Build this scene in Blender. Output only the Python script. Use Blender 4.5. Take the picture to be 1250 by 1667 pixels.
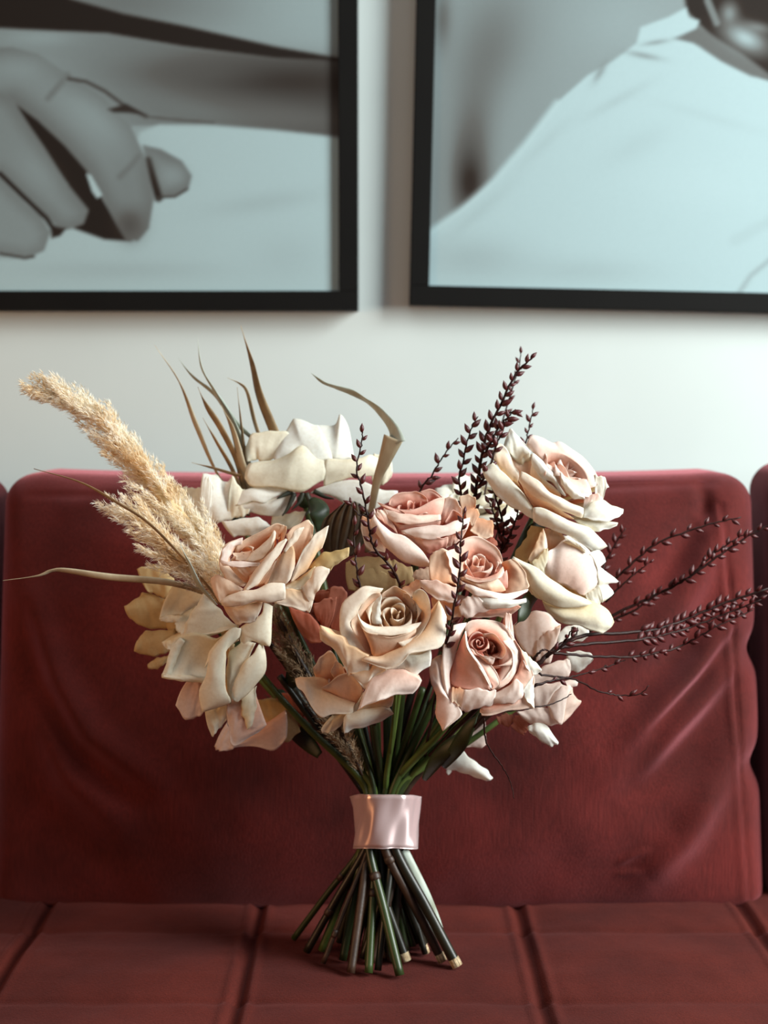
import bpy, math, random
import numpy as np
from mathutils import Vector, Matrix, noise

for o in list(bpy.data.objects): bpy.data.objects.remove(o, do_unlink=True)
SC = bpy.context.scene
COL = SC.collection
R = math.radians
random.seed(7)

# ---------------------------------------------------------------- camera
FPX = 2315.0                       # focal length in pixels of a 1250x1667 frame
CAM = Vector((0.0, -1.16, 0.914))
PITCH = math.atan((833.5-654)/FPX)
cd = bpy.data.cameras.new('camera'); cam = bpy.data.objects.new('camera', cd); COL.objects.link(cam)
cam.location = CAM; cam.rotation_euler = (math.pi/2-PITCH, 0, 0)
cd.sensor_fit = 'VERTICAL'; cd.sensor_height = 36.0; cd.lens = 36.0*FPX/1667.0
cd.clip_start = 0.05; cd.clip_end = 50
cd.dof.use_dof = True; cd.dof.focus_distance = 1.07; cd.dof.aperture_fstop = 5.2
SC.camera = cam
CP, SP = math.cos(PITCH), math.sin(PITCH)
def P(px, py, y=0.0):
    """the point on the plane Y=y that the photograph shows at (px, py)"""
    a = (px-625.0)/FPX; b = -(py-833.5)/FPX
    d = Vector((a, CP+b*SP, -SP+b*CP))
    t = (y-CAM.y)/d.y
    return CAM+d*t

# ---------------------------------------------------------------- world, lights, exposure
w = bpy.data.worlds.new('world'); SC.world = w; w.use_nodes = True
w.node_tree.nodes['Background'].inputs[0].default_value = (0.78, 0.90, 1.0, 1)
w.node_tree.nodes['Background'].inputs[1].default_value = 0.065
def area(name, loc, target, sx, sy, power, color):
    l = bpy.data.lights.new(name, 'AREA'); l.shape = 'RECTANGLE'; l.size = sx; l.size_y = sy
    l.energy = power; l.color = color
    o = bpy.data.objects.new(name, l); COL.objects.link(o); o.location = loc
    o.rotation_euler = (Vector(target)-Vector(loc)).to_track_quat('-Z', 'Y').to_euler()
    return o
area('window_daylight', (1.68, -0.62, 1.55), (0.05, 0.2, 0.80), 0.75, 1.4, 93, (0.93, 0.99, 0.98))
area('ceiling_bounce', (-0.2, -0.9, 2.5), (0, 0.4, 0.9), 1.6, 1.2, 6.5, (0.93, 0.97, 1.0))
area('warm_lamp', (-1.45, -0.75, 0.85), (0, 0.1, 0.72), 0.5, 0.5, 8.0, (1.0, 0.52, 0.24))
vs = SC.view_settings
vs.view_transform = 'Standard'; vs.look = 'None'; vs.gamma = 1.0; vs.use_curve_mapping = False
vs.exposure = 0.06

# ---------------------------------------------------------------- helpers
def lin(c):
    return tuple(((v/255)/12.92 if v/255 <= .04045 else ((v/255+.055)/1.055)**2.4) for v in c)
def new_obj(name, me, mat=None, parent=None, loc=None):
    o = bpy.data.objects.new(name, me); COL.objects.link(o)
    if mat is not None and me is not None and not me.materials: me.materials.append(mat)
    if parent is not None: o.parent = parent
    if loc is not None: o.location = loc
    return o
def empty(name, loc=(0, 0, 0)):
    o = bpy.data.objects.new(name, None); COL.objects.link(o); o.location = loc; o.empty_display_size = .02
    return o
def tag(o, label=None, cat=None, group=None, kind=None):
    if label: o['label'] = label
    if cat: o['category'] = cat
    if group: o['group'] = group
    if kind: o['kind'] = kind
    return o
def mesh(name, V, F, smooth=True, attrs=None):
    me = bpy.data.meshes.new(name)
    me.from_pydata([tuple(v) for v in V], [], [tuple(f) for f in F]); me.update()
    if smooth: me.shade_smooth()
    for k, a in (attrs or {}).items():
        at = me.attributes.new(k, 'FLOAT', 'POINT'); at.data.foreach_set('value', np.asarray(a, dtype=np.float32))
    return me
def solid(o, t, off=0):
    m = o.modifiers.new('thickness', 'SOLIDIFY'); m.thickness = t; m.offset = off
def grid_faces(nu, nv):
    return [(j*nu+i, j*nu+i+1, (j+1)*nu+i+1, (j+1)*nu+i) for j in range(nv-1) for i in range(nu-1)]
def smooth01(x):
    x = np.clip(x, 0, 1); return x*x*(3-2*x)
def spline(pts, n):
    """Catmull-Rom through pts, n samples"""
    p = np.array([tuple(q) for q in pts], float)
    if len(p) == 2: p = np.array([p[0], (p[0]+p[1])/2, p[1]])
    ext = np.vstack([2*p[0]-p[1], p, 2*p[-1]-p[-2]])
    out = []
    m = len(p)-1
    for k in range(n):
        t = k/(n-1)*m; i = min(int(t), m-1); f = t-i
        a, b, c, d = ext[i], ext[i+1], ext[i+2], ext[i+3]
        out.append(.5*((2*b)+(-a+c)*f+(2*a-5*b+4*c-d)*f*f+(-a+3*b-3*c+d)*f**3))
    return np.array(out)
def tube_data(path, rad, seg=8, cap=True, V=None, F=None):
    V = [] if V is None else V; F = [] if F is None else F
    n = len(path); base = len(V)
    up = np.array([.31, .77, .21]); prev = None
    for i in range(n):
        t = path[min(i+1, n-1)]-path[max(i-1, 0)]; t = t/(np.linalg.norm(t)+1e-12)
        if prev is None:
            s = np.cross(t, up); s /= np.linalg.norm(s)
        else:
            s = prev-t*np.dot(prev, t); s /= np.linalg.norm(s)
        prev = s; b = np.cross(t, s)
        r = rad(i/(n-1)) if callable(rad) else rad
        for k in range(seg):
            a = 2*math.pi*k/seg
            V.append(path[i]+(s*math.cos(a)+b*math.sin(a))*r)
    for i in range(n-1):
        for k in range(seg):
            a = base+i*seg+k; b_ = base+i*seg+(k+1) % seg
            F.append((a, b_, b_+seg, a+seg))
    if cap:
        F.append(tuple(base+k for k in reversed(range(seg))))
        F.append(tuple(base+(n-1)*seg+k for k in range(seg)))
    return V, F
def tube(name, path, rad, mat, parent=None, seg=8):
    V, F = tube_data(path, rad, seg)
    return new_obj(name, mesh(name, V, F), mat, parent)
def box_data(x0, x1, y0, y1, z0, z1):
    V = [(x, y, z) for x in (x0, x1) for y in (y0, y1) for z in (z0, z1)]
    F = [(0, 1, 3, 2), (4, 6, 7, 5), (0, 4, 5, 1), (2, 3, 7, 6), (0, 2, 6, 4), (1, 5, 7, 3)]
    return V, F
def box(name, x0, x1, y0, y1, z0, z1, mat, parent=None, bevel=0.0, seg=3):
    V, F = box_data(x0, x1, y0, y1, z0, z1)
    o = new_obj(name, mesh(name, V, F, False), mat, parent)
    if bevel:
        m = o.modifiers.new('bevel', 'BEVEL'); m.width = bevel; m.segments = seg
        o.data.shade_smooth()
    return o

# ---------------------------------------------------------------- materials
def mat_base(name):
    m = bpy.data.materials.new(name); m.use_nodes = True
    nt = m.node_tree; b = nt.nodes['Principled BSDF']
    return m, nt, b
def noise_node(nt, scale, detail=3, stretch=None, coord='Object'):
    tc = nt.nodes.new('ShaderNodeTexCoord'); n = nt.nodes.new('ShaderNodeTexNoise')
    n.inputs['Scale'].default_value = scale; n.inputs['Detail'].default_value = detail
    if stretch:
        mp = nt.nodes.new('ShaderNodeMapping'); mp.inputs['Scale'].default_value = stretch
        nt.links.new(tc.outputs[coord], mp.inputs[0]); nt.links.new(mp.outputs[0], n.inputs['Vector'])
    else:
        nt.links.new(tc.outputs[coord], n.inputs['Vector'])
    return n
def ramp(nt, src, stops):
    r = nt.nodes.new('ShaderNodeValToRGB')
    e = r.color_ramp.elements
    while len(e) < len(stops): e.new(.5)
    for i, (p, c) in enumerate(stops):
        e[i].position = p; e[i].color = (*c, 1)
    nt.links.new(src, r.inputs[0]); return r
def bump(nt, b, src, strength, dist=0.002):
    bp = nt.nodes.new('ShaderNodeBump'); bp.inputs['Strength'].default_value = strength; bp.inputs['Distance'].default_value = dist
    nt.links.new(src, bp.inputs['Height'])
    if b is not None: nt.links.new(bp.outputs[0], b.inputs['Normal'])
    return bp
def simple(name, c, rough=.6, c2=None, scale=40, stretch=None, bmp=0, metallic=0, sheen=0):
    m, nt, b = mat_base(name)
    b.inputs['Roughness'].default_value = rough; b.inputs['Metallic'].default_value = metallic
    n = noise_node(nt, scale, 4, stretch)
    c2 = c2 or tuple(v*.82 for v in c)
    r = ramp(nt, n.outputs['Fac'], [(.3, lin(c2)), (.7, lin(c))])
    nt.links.new(r.outputs[0], b.inputs['Base Color'])
    if bmp: bump(nt, b, n.outputs['Fac'], bmp)
    if sheen: b.inputs['Sheen Weight'].default_value = sheen
    return m
def velvet(name, c, c2, sheen, tint):
    m, nt, b = mat_base(name)
    b.inputs['Roughness'].default_value = .85
    b.inputs['Specular IOR Level'].default_value = .15
    b.inputs['Sheen Weight'].default_value = sheen
    b.inputs['Sheen Roughness'].default_value = .42
    b.inputs['Sheen Tint'].default_value = (*lin(tint), 1)
    n1 = noise_node(nt, 9, 4)
    n2 = noise_node(nt, 1.0, 3, (1100, 1100, 50))
    n3 = noise_node(nt, 1.0, 2, (500, 500, 1600))
    r = ramp(nt, n1.outputs['Fac'], [(.32, lin(c2)), (.68, lin(c))])
    mx = nt.nodes.new('ShaderNodeMixRGB'); mx.blend_type = 'OVERLAY'; mx.inputs[0].default_value = .7
    nt.links.new(r.outputs[0], mx.inputs[1])
    g = ramp(nt, n2.outputs['Fac'], [(.3, (.3, .3, .3)), (.7, (.7, .7, .7))]); nt.links.new(g.outputs[0], mx.inputs[2])
    nt.links.new(mx.outputs[0], b.inputs['Base Color'])
    ad = nt.nodes.new('ShaderNodeMath'); ad.operation = 'ADD'
    nt.links.new(n2.outputs['Fac'], ad.inputs[0]); nt.links.new(n3.outputs['Fac'], ad.inputs[1])
    b1 = bump(nt, None, ad.outputs[0], .35, .0012)
    b2 = nt.nodes.new('ShaderNodeBump'); b2.inputs['Strength'].default_value = .5; b2.inputs['Distance'].default_value = .006
    nt.links.new(n1.outputs['Fac'], b2.inputs['Height']); nt.links.new(b1.outputs[0], b2.inputs['Normal'])
    nt.links.new(b2.outputs[0], b.inputs['Normal'])
    return m
M = {}
M['velvet'] = velvet('rose_velvet', (93, 30, 26), (58, 16, 12), .66, (255, 160, 170))
M['velvet_seat'] = velvet('rose_velvet_seat', (86, 31, 23), (62, 20, 15), .08, (255, 170, 170))
M['piping'] = velvet('rose_velvet_piping', (96, 34, 32), (70, 22, 22), .6, (255, 180, 200))

def petal_mat(name, base, mid, edge, back=None, transl=.32):
    m, nt, b = mat_base(name)
    b.inputs['Roughness'].default_value = .55; b.inputs['Specular IOR Level'].default_value = .28
    b.inputs['Sheen Weight'].default_value = .12
    at = nt.nodes.new('ShaderNodeAttribute'); at.attribute_name = 'along'
    n = noise_node(nt, 60, 3)
    ad = nt.nodes.new('ShaderNodeMath'); ad.operation = 'MULTIPLY_ADD'
    nt.links.new(n.outputs['Fac'], ad.inputs[0]); ad.inputs[1].default_value = .22
    nt.links.new(at.outputs['Fac'], ad.inputs[2])
    r = ramp(nt, ad.outputs[0], [(.12, lin(base)), (.60, lin(mid)), (.98, lin(edge))])
    n2 = noise_node(nt, 420, 4)
    r2 = ramp(nt, n2.outputs['Fac'], [(.25, (.93, .91, .88)), (.6, (1, 1, 1))])
    mx = nt.nodes.new('ShaderNodeMixRGB'); mx.blend_type = 'MULTIPLY'; mx.inputs[0].default_value = 1
    nt.links.new(r.outputs[0], mx.inputs[1]); nt.links.new(r2.outputs[0], mx.inputs[2])
    nt.links.new(mx.outputs[0], b.inputs['Base Color'])
    at2 = nt.nodes.new('ShaderNodeAttribute'); at2.attribute_name = 'vein'
    w_ = nt.nodes.new('ShaderNodeMath'); w_.operation = 'SINE'
    nt.links.new(at2.outputs['Fac'], w_.inputs[0])
    ad2 = nt.nodes.new('ShaderNodeMath'); ad2.operation = 'MULTIPLY_ADD'
    nt.links.new(w_.outputs[0], ad2.inputs[0]); ad2.inputs[1].default_value = .03; nt.links.new(n2.outputs['Fac'], ad2.inputs[2])
    bp0 = bump(nt, None, ad2.outputs[0], .13, .0006)
    n3 = noise_node(nt, 110, 4); bp = bump(nt, b, n3.outputs['Fac'], .13, .0022); nt.links.new(bp0.outputs[0], bp.inputs['Normal'])
    tr = nt.nodes.new('ShaderNodeBsdfTranslucent')
    g = nt.nodes.new('ShaderNodeGamma'); g.inputs[1].default_value = 1.45
    nt.links.new(mx.outputs[0], g.inputs[0]); nt.links.new(g.outputs[0], tr.inputs[0])
    ms = nt.nodes.new('ShaderNodeMixShader'); ms.inputs[0].default_value = transl
    nt.links.new(b.outputs[0], ms.inputs[1]); nt.links.new(tr.outputs[0], ms.inputs[2])
    out = nt.nodes['Material Output']; nt.links.new(ms.outputs[0], out.inputs[0])
    return m
M['sepal'] = simple('sepal_olive', (50, 50, 30), .6, (26, 28, 16), 60)
PM = {
 'white': petal_mat('petal_white', (236, 214, 160), (246, 240, 222), (252, 251, 244)),
 'cream': petal_mat('petal_cream', (242, 202, 122), (250, 235, 196), (253, 248, 230)),
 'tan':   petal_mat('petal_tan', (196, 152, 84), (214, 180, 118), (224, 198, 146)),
 'peach': petal_mat('petal_peach', (232, 146, 84), (242, 186, 144), (248, 222, 196)),
 'apricot': petal_mat('petal_apricot', (240, 164, 84), (248, 212, 168), (253, 242, 226)),
 'blush': petal_mat('petal_blush', (232, 138, 104), (244, 184, 158), (250, 226, 210)),
 'pink':  petal_mat('petal_pink', (216, 112, 86), (238, 164, 142), (246, 206, 188)),
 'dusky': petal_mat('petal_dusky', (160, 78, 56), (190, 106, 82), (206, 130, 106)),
 'pale':  petal_mat('petal_pale', (236, 172, 138), (248, 214, 196), (253, 238, 228)),
}
M['stem'] = simple('stem_green', (56, 72, 32), .38, (28, 37, 17), 30, (1, 1, .3), .15)
M['stem_dark'] = simple('stem_dark', (38, 36, 22), .38, (20, 18, 12), 30, None, .2)
M['stem_brown'] = simple('stem_brown', (66, 44, 30), .5, (32, 21, 14), 60, None, .4)
M['stem_light'] = simple('stem_light_green', (88, 106, 50), .35, (52, 66, 28), 30, None, .1)
M['cut'] = simple('cut_wood', (206, 186, 150), .8, (150, 120, 86), 300, None, .4)
M['leaf'] = simple('leaf_green', (50, 64, 32), .5, (26, 36, 17), 60, None, .3)
M['dry'] = simple('dry_leaf', (202, 188, 158), .6, (146, 126, 96), 50, (1, 1, .4), .3)
M['dry_green'] = simple('dry_leaf_green', (196, 208, 198), .5, (148, 152, 134), 60, (1, 1, .4), .3)
M['dry_brown'] = simple('dry_leaf_brown', (166, 140, 102), .6, (112, 90, 60), 60, None, .3)
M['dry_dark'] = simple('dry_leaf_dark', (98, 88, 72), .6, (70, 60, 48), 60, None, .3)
M['bark'] = simple('willow_bark', (48, 22, 16), .5, (28, 12, 10), 200, None, .3)
M['bud'] = simple('willow_bud', (96, 30, 30), .35, (48, 14, 14), 160, None, .2)
M['bark'].node_tree.nodes['Principled BSDF'].inputs['Specular IOR Level'].default_value = .2
M['black'] = simple('black_wood', (10, 9, 7), .7, (7, 6, 5), 20)
M['black'].node_tree.nodes['Principled BSDF'].inputs['Specular IOR Level'].default_value = .15
M['brown_edge'] = simple('backing_board', (110, 84, 62), .8)
M['wall'] = simple('wall_paint', (194, 203, 200), .9, (189, 198, 195), 6, None, .05)
M['floor'] = simple('floor_wood', (120, 92, 68), .5, (96, 70, 50), 8, (1, 12, 1), .1)
M['wood'] = simple('dark_wood', (52, 34, 24), .4, (36, 22, 16), 10, (1, 1, 8), .1)

# ================================================================ SETTING
WY = 0.54
def plane(name, pts, mat):
    o = new_obj(name, mesh(name, pts, [(0, 1, 2, 3)], False), mat); o['kind'] = 'structure'; return o
plane('wall_back', [(-2.2, WY, 0), (2.2, WY, 0), (2.2, WY, 2.7), (-2.2, WY, 2.7)], M['wall'])
plane('floor', [(-2.2, -2.4, 0), (2.2, -2.4, 0), (2.2, WY, 0), (-2.2, WY, 0)], M['floor'])
bb = box('baseboard_back', -2.2, 2.2, WY-.015, WY, 0, .09, M['wall']); bb['kind'] = 'structure'

# ================================================================ PICTURES
def poly_sdf(X, Y, poly):
    p = np.array(poly, float); n = len(p)
    d = np.full(X.shape, 1e18); inside = np.zeros(X.shape, bool)
    for i in range(n):
        a, b = p[i], p[(i+1) % n]; e = b-a
        wx, wy = X-a[0], Y-a[1]
        t = np.clip((wx*e[0]+wy*e[1])/(e@e+1e-9), 0, 1)
        dx, dy = wx-e[0]*t, wy-e[1]*t
        d = np.minimum(d, dx*dx+dy*dy)
        c = ((a[1] > Y) != (b[1] > Y))
        with np.errstate(divide='ignore', invalid='ignore'):
            xi = a[0]+(Y-a[1])/(b[1]-a[1]+1e-12)*(b[0]-a[0])
        inside ^= c & (X < xi)
    d = np.sqrt(d); return np.where(inside, -d, d)
def seg_dist(X, Y, line):
    d = np.full(X.shape, 1e18)
    for a, b in zip(line[:-1], line[1:]):
        ex, ey = b[0]-a[0], b[1]-a[1]
        t = np.clip(((X-a[0])*ex+(Y-a[1])*ey)/(ex*ex+ey*ey+1e-9), 0, 1)
        d = np.minimum(d, np.hypot(X-a[0]-ex*t, Y-a[1]-ey*t))
    return d
class Paint:
    def __init__(s, X, Y, v): s.X, s.Y, s.T = X, Y, np.full(X.shape, float(v))
    def fill(s, poly, v, blur=3):
        d = poly_sdf(s.X, s.Y, poly); m = smooth01(.5-d/(2*blur))
        if callable(v): v = v(s.X, s.Y)
        s.T = s.T*(1-m)+v*m; return m
    def inner(s, poly, v, width, amt=1.0):     # soft tone just inside an outline
        d = poly_sdf(s.X, s.Y, poly); m = smooth01(1+d/(2.2*width))*smooth01(.5-d/5)*amt*.62
        s.T = s.T*(1-m)+v*m
    def line(s, pts, v, wd, blur=2, amt=1.0):
        d = seg_dist(s.X, s.Y, pts); m = smooth01(1-(d-wd)/blur)*amt
        s.T = s.T*(1-m)+v*m
    def blob(s, cx, cy, rx, ry, v, ang=0, amt=1.0):
        c, q = math.cos(R(ang)), math.sin(R(ang))
        dx, dy = s.X-cx, s.Y-cy
        u = (dx*c+dy*q)/rx; w_ = (-dx*q+dy*c)/ry
        m = np.exp(-(u*u+w_*w_))*amt
        s.T = s.T*(1-m)+v*m
def paint_hand(X, Y):
    p = Paint(X, Y, .72)
    p.blob(200, 0, 160, 60, .5); p.blob(520, 20, 80, 60, .74)
    p.fill([(-420, 60), (0, 50), (175, 56), (300, 78), (450, 96), (560, 99), (560, 224), (450, 212), (330, 202), (215, 205), (-420, 400)],
           lambda x, y: np.clip(.66-.00075*(x-60), .30, .64), 4)
    p.blob(470, 132, 190, 34, .14, 3, .95); p.blob(330, 118, 90, 20, .34, 0, .6); p.blob(440, 190, 120, 16, .42, 3, .7)
    p.blob(300, 180, 80, 14, .5, 8, .7); p.blob(60, 62, 60, 14, .72)
    p.fill([(-420, 10), (-420, -80), (60, -30), (115, -2), (200, 22), (300, 42), (450, 76), (556, 95), (556, 100), (450, 95), (300, 76), (175, 54), (0, 46), (-420, 60)], .05, 4)
    p.fill([(-420, 330), (100, 330), (190, 300), (228, 215), (260, 203), (350, 205), (450, 213), (560, 226), (560, 700), (-420, 700)], .9, 5)
    p.fill([(-420, 420), (40, 420), (60, 395), (-420, 390)], .7, 8)
    p.blob(430, 330, 90, 16, .84, -8); p.blob(200, 440, 160, 16, .84); p.blob(470, 420, 60, 40, .86)
    th = [(232, 236), (262, 243), (296, 262), (312, 286), (307, 306), (285, 319), (256, 322), (243, 280)]
    p.fill(th, .60, 3); p.inner(th, .34, 14, .8); p.blob(280, 285, 22, 16, .66); p.line([(240, 262), (258, 322)], .08, 3, 7)
    p.line([(256, 322), (285, 320), (305, 308)], .2, 0, 4)
    gap = [(15, 150), (60, 190), (110, 235), (145, 278), (168, 325), (200, 375), (214, 393), (170, 390), (120, 372), (110, 300), (60, 235)]
    p.fill(gap, .05, 3)
    ix = [(-420, 60), (-20, 78), (20, 77), (62, 88), (112, 122), (168, 158), (212, 205), (236, 255), (250, 325), (242, 372), (225, 392), (205, 390), (188, 362), (165, 318), (140, 276), (105, 236), (62, 196), (20, 165), (-420, 260)]
    p.fill(ix, .62, 3); p.inner(ix, .36, 18, .85)
    p.blob(150, 190, 90, 34, .72, 40, .8); p.blob(30, 110, 60, 26, .7, 0, .8); p.blob(205, 300, 22, 50, .56, -15, .8); p.blob(212, 365, 22, 26, .26, 0, .8)
    p.line([(195, 288), (215, 268), (225, 255)], .5, 1, 8); p.line([(110, 122), (95, 140), (78, 160)], .52, 1, 8)
    f2 = [(-420, 100), (0, 150), (22, 165), (48, 205), (72, 240), (108, 298), (144, 342), (136, 364), (112, 374), (92, 368), (60, 338), (0, 284), (-420, 200)]
    p.fill(f2, .62, 3); p.inner(f2, .4, 14, .8); p.blob(60, 280, 50, 22, .68, 48, .8)
    f3 = [(-420, 180), (0, 290), (40, 330), (66, 352), (82, 378), (72, 408), (45, 420), (0, 412), (-420, 400)]
    p.fill(f3, .66, 3); p.inner(f3, .42, 12, .7)
    p.line([(0, 283), (40, 322), (75, 355), (92, 380)], .08, 2, 4); p.fill([(82, 366), (108, 372), (98, 384), (84, 388)], .1, 3)
    p.line([(0, 413), (40, 420), (55, 418)], .15, 0, 4)
    p.fill([(140, 282), (148, 285), (167, 318), (158, 323), (150, 312)], .92, 2)
    p.line([(112, 128), (140, 133), (170, 148), (200, 170), (238, 190)], .25, 1, 4); p.line([(238, 190), (300, 196), (348, 200)], .3, 0, 3)
    p.fill([(175, 178), (205, 169), (240, 188), (212, 184), (185, 183)], .14, 3)
    return p.T
def paint_shirt(X, Y):
    p = Paint(X, Y, .66)
    p.blob(790, 90, 60, 110, .42, 15, .8); p.blob(760, 260, 34, 110, .3, 5, .85); p.blob(762, 305, 24, 50, .08, 0, .95)
    p.blob(712, 300, 16, 120, .55, 0, .8); p.blob(712, 40, 14, 50, .36, 0, .8)
    p.blob(1000, 40, 80, 60, .7); p.blob(860, 200, 40, 60, .64)
    p.fill([(1092, -80), (1900, -80), (1900, 200), (1262, 150), (1210, 105), (1150, 60), (1108, 18)], .07, 5)
    p.fill([(1092, 64), (1128, 42), (1160, 62), (1200, 85), (1232, 108), (1262, 130), (1215, 122), (1170, 105), (1130, 75)], .42, 4)
    p.blob(1205, 60, 38, 20, .78, 25); p.blob(1178, 20, 14, 18, .6, 0, .9); p.line([(1142, 0), (1158, 36)], .5, 3, 5); p.blob(1225, 42, 22, 8, .55, 10, .8)
    sh = [(690, 392), (745, 350), (800, 300), (850, 240), (900, 172), (950, 126), (990, 102), (1028, 72), (1034, 46), (1080, 28), (1108, 12), (1112, 28), (1130, 33), (1124, 46), (1085, 63),
          (1120, 70), (1165, 98), (1215, 122), (1262, 131), (1500, 160), (1900, 300), (1900, 700), (690, 700)]
    p.fill(sh, .9, 3)
    d = poly_sdf(X, Y, sh)
    for cx, cy, rx, ry, v, a, am in [(1000, 165, 60, 8, .8, -30, .6), (1040, 92, 30, 5, .6, 10, .8), (1060, 70, 22, 4, .6, -10, .8), (970, 120, 6, 20, .6, 30, .8), (880, 240, 60, 9, .84, -45, .7),
                                     (780, 350, 70, 10, .82, -42, .6), (770, 430, 90, 36, .76, 0, .7), (950, 445, 110, 22, .8, 0, .6), (1030, 240, 60, 20, .85, -30, .7),
                                     (1150, 190, 90, 8, .84, 15, .5), (1130, 300, 110, 40, .93, 0, .6)]:
        p.blob(cx, cy, rx, ry, v, a, am)
    p.line([(1200, 480), (1222, 446), (1262, 412)], .74, 1, 7, .8); p.line([(1195, 390), (1262, 350)], .84, 2, 14, .6)
    p.line([(690, 392), (745, 350), (800, 300), (850, 240), (900, 172)], .97, 1, 9, .5)
    return p.T
def tone_col(T):
    st = [0, .12, .4, .65, .9, 1.0]
    cs = np.array([lin(c) for c in [(16, 11, 7), (36, 27, 21), (84, 85, 83), (117, 129, 130), (152, 174, 177), (164, 186, 189)]])
    return np.stack([np.interp(T, st, cs[:, k]) for k in range(3)], -1)
def picture(name, label, x0, x1, z0, z1, yf, painter, roll):
    """frame outer rectangle x0..x1, z0..z1; front face at yf; print lies 6 mm back"""
    cx, cz = (x0+x1)/2, (z0+z1)/2
    root = empty(name, (cx, WY, cz)); root.rotation_euler = (0, 0, 0)
    bw = .0225; x0 -= cx; x1 -= cx; z0 -= cz; z1 -= cz; yf0 = yf-WY
    V, F = [], []
    for (a, b, c, d) in [(x0, x1, z0, z0+bw), (x0, x1, z1-bw, z1), (x0, x0+bw, z0+bw, z1-bw), (x1-bw, x1, z0+bw, z1-bw)]:
        v, f = box_data(a, b, yf0, -.001, c, d); n = len(V)
        V += v; F += [tuple(i+n for i in q) for q in f]
    fr = new_obj('frame', mesh('frame', V, F, False), M['black'], root)
    mb = fr.modifiers.new('b', 'BEVEL'); mb.width = .0008; mb.segments = 2
    box('backing_board', x0+.004, x1-.004, -.010, -.002, z0+.004, z1-.004, M['brown_edge'], root)
    # print
    d = yf+.008; d0 = d-WY
    nx, nz = 300, 240
    xs = np.linspace(x0+bw-.001, x1-bw+.001, nx); zs = np.linspace(z0+bw-.001, z1-bw+.001, nz)
    XX, ZZ = np.meshgrid(xs, zs)
    V = np.stack([XX.ravel(), np.full(XX.size, d0), ZZ.ravel()], 1)
    me = mesh('print', V, grid_faces(nx, nz), False)
    # print coordinates, in the picture's own plane
    dd = d-CAM.y
    wx, wz = XX+cx, ZZ+cz
    yr = d-CAM.y
    hz = wz-CAM.z
    den = yr*CP-hz*SP
    PX = 625+FPX*wx/den; PY = 833.5-FPX*(yr*SP+hz*CP)/den
    if roll:
        c, s = math.cos(-roll), math.sin(-roll)
    C = tone_col(painter(PX, PY))
    ca = me.color_attributes.new('print', 'FLOAT_COLOR', 'POINT')
    ca.data.foreach_set('color', np.concatenate([C, np.ones(C.shape[:2]+(1,))], -1).astype(np.float32).ravel())
    o = new_obj('print', me, M['print'], root)
    root.rotation_euler = (0, roll, 0)
    tag(root, label, 'picture', 'black framed photographs on the wall')
    return root
m, nt, b = mat_base('photo_print')
va = nt.nodes.new('ShaderNodeVertexColor'); va.layer_name = 'print'
gn = noise_node(nt, 900, 2); gr = ramp(nt, gn.outputs['Fac'], [(.2, (.90, .90, .90)), (.8, (1.06, 1.06, 1.06))])
mx = nt.nodes.new('ShaderNodeMixRGB'); mx.blend_type = 'MULTIPLY'; mx.inputs[0].default_value = 1
nt.links.new(va.outputs[0], mx.inputs[1]); nt.links.new(gr.outputs[0], mx.inputs[2]); nt.links.new(mx.outputs[0], b.inputs['Base Color'])
b.inputs['Roughness'].default_value = .75; b.inputs['Specular IOR Level'].default_value = .2
M['print'] = m
YF = WY-.030
a = P(583, 505, YF); W_, H_ = .62, .50
picture('framed_photo', 'black framed monochrome photograph of a hand resting on white cloth', a.x-W_, a.x, a.z, a.z+H_, YF, paint_hand, 0)
a = P(667.5, 497.5, YF)
rt = picture('framed_photo', 'black framed monochrome photograph of a white draped shirt and bare shoulder', a.x, a.x+W_, a.z-.0055, a.z-.0055+H_, YF, paint_shirt, R(1.25))
rt.location.x += .0045

# ================================================================ SOFA
sofa = empty('sofa', (0, -.05, 0)); tag(sofa, 'dusty rose velvet sofa with quilted seat standing against the wall', 'sofa')
def spart(name, V, F, mat, attrs=None, smooth=True):
    o = new_obj(name, mesh(name, [(v[0], v[1]+.05, v[2]) for v in V], F, smooth), mat, sofa); return o
SEATZ = .45
SEAMX = [-.94, -.73, -.52, -.312, -.115, .1235, .331, .54, .75, .95]
SEAMY = [-.40, -.255, -.075, .073, .235]
def seat_h(x, y):
    """height of the quilted seat above its lowest level, 0..puff"""
    xs = SEAMX
    i = max(0, min(len(xs)-2, sum(1 for s in xs if s <= x)-1))
    t = (x-xs[i])/(xs[i+1]-xs[i]); t = min(max(t, 0), 1)
    px = (1-abs(2*t-1)**5.5)
    dx = min(abs(x-xs[i]), abs(x-xs[i+1]))
    dy = min(abs(y+.010*px-s) for s in SEAMY)
    h = -.0055*(1-px) - .0018*math.exp(-(dx/.006)**2) - .0022*math.exp(-(dy/.005)**2)*(.35+.65*(1-px))
    h += .0028*math.exp(-((dx-.0085)/.004)**2)
    h += .0016*noise.noise(Vector((x*14, y*14, 3))) + .0007*noise.noise(Vector((x*46, y*30, 8)))
    h -= .0025*(1-min(1, dy/.05))
    return h
xs = np.unique(np.round(np.concatenate([np.linspace(-.99, -.42, 60), np.linspace(-.42, .42, 340), np.linspace(.42, .99, 60)]), 6))
ys = np.linspace(-.47, .30, 210)
V = []
for y in ys:
    for x in xs:
        ed = min(1, (y+.47)/.05); rnd = -(1-math.sqrt(max(0, 1-(1-ed)**2)))*.05
        V.append((x, y, SEATZ+seat_h(x, y)+rnd))
spart('seat_cushion', V, grid_faces(len(xs), len(ys)), M['velvet_seat'])
def sbox(name, x0, x1, y0, y1, z0, z1, mat, bev):
    return box(name, x0, x1, y0+.05, y1+.05, z0, z1, mat, sofa, bev, 4)
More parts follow.
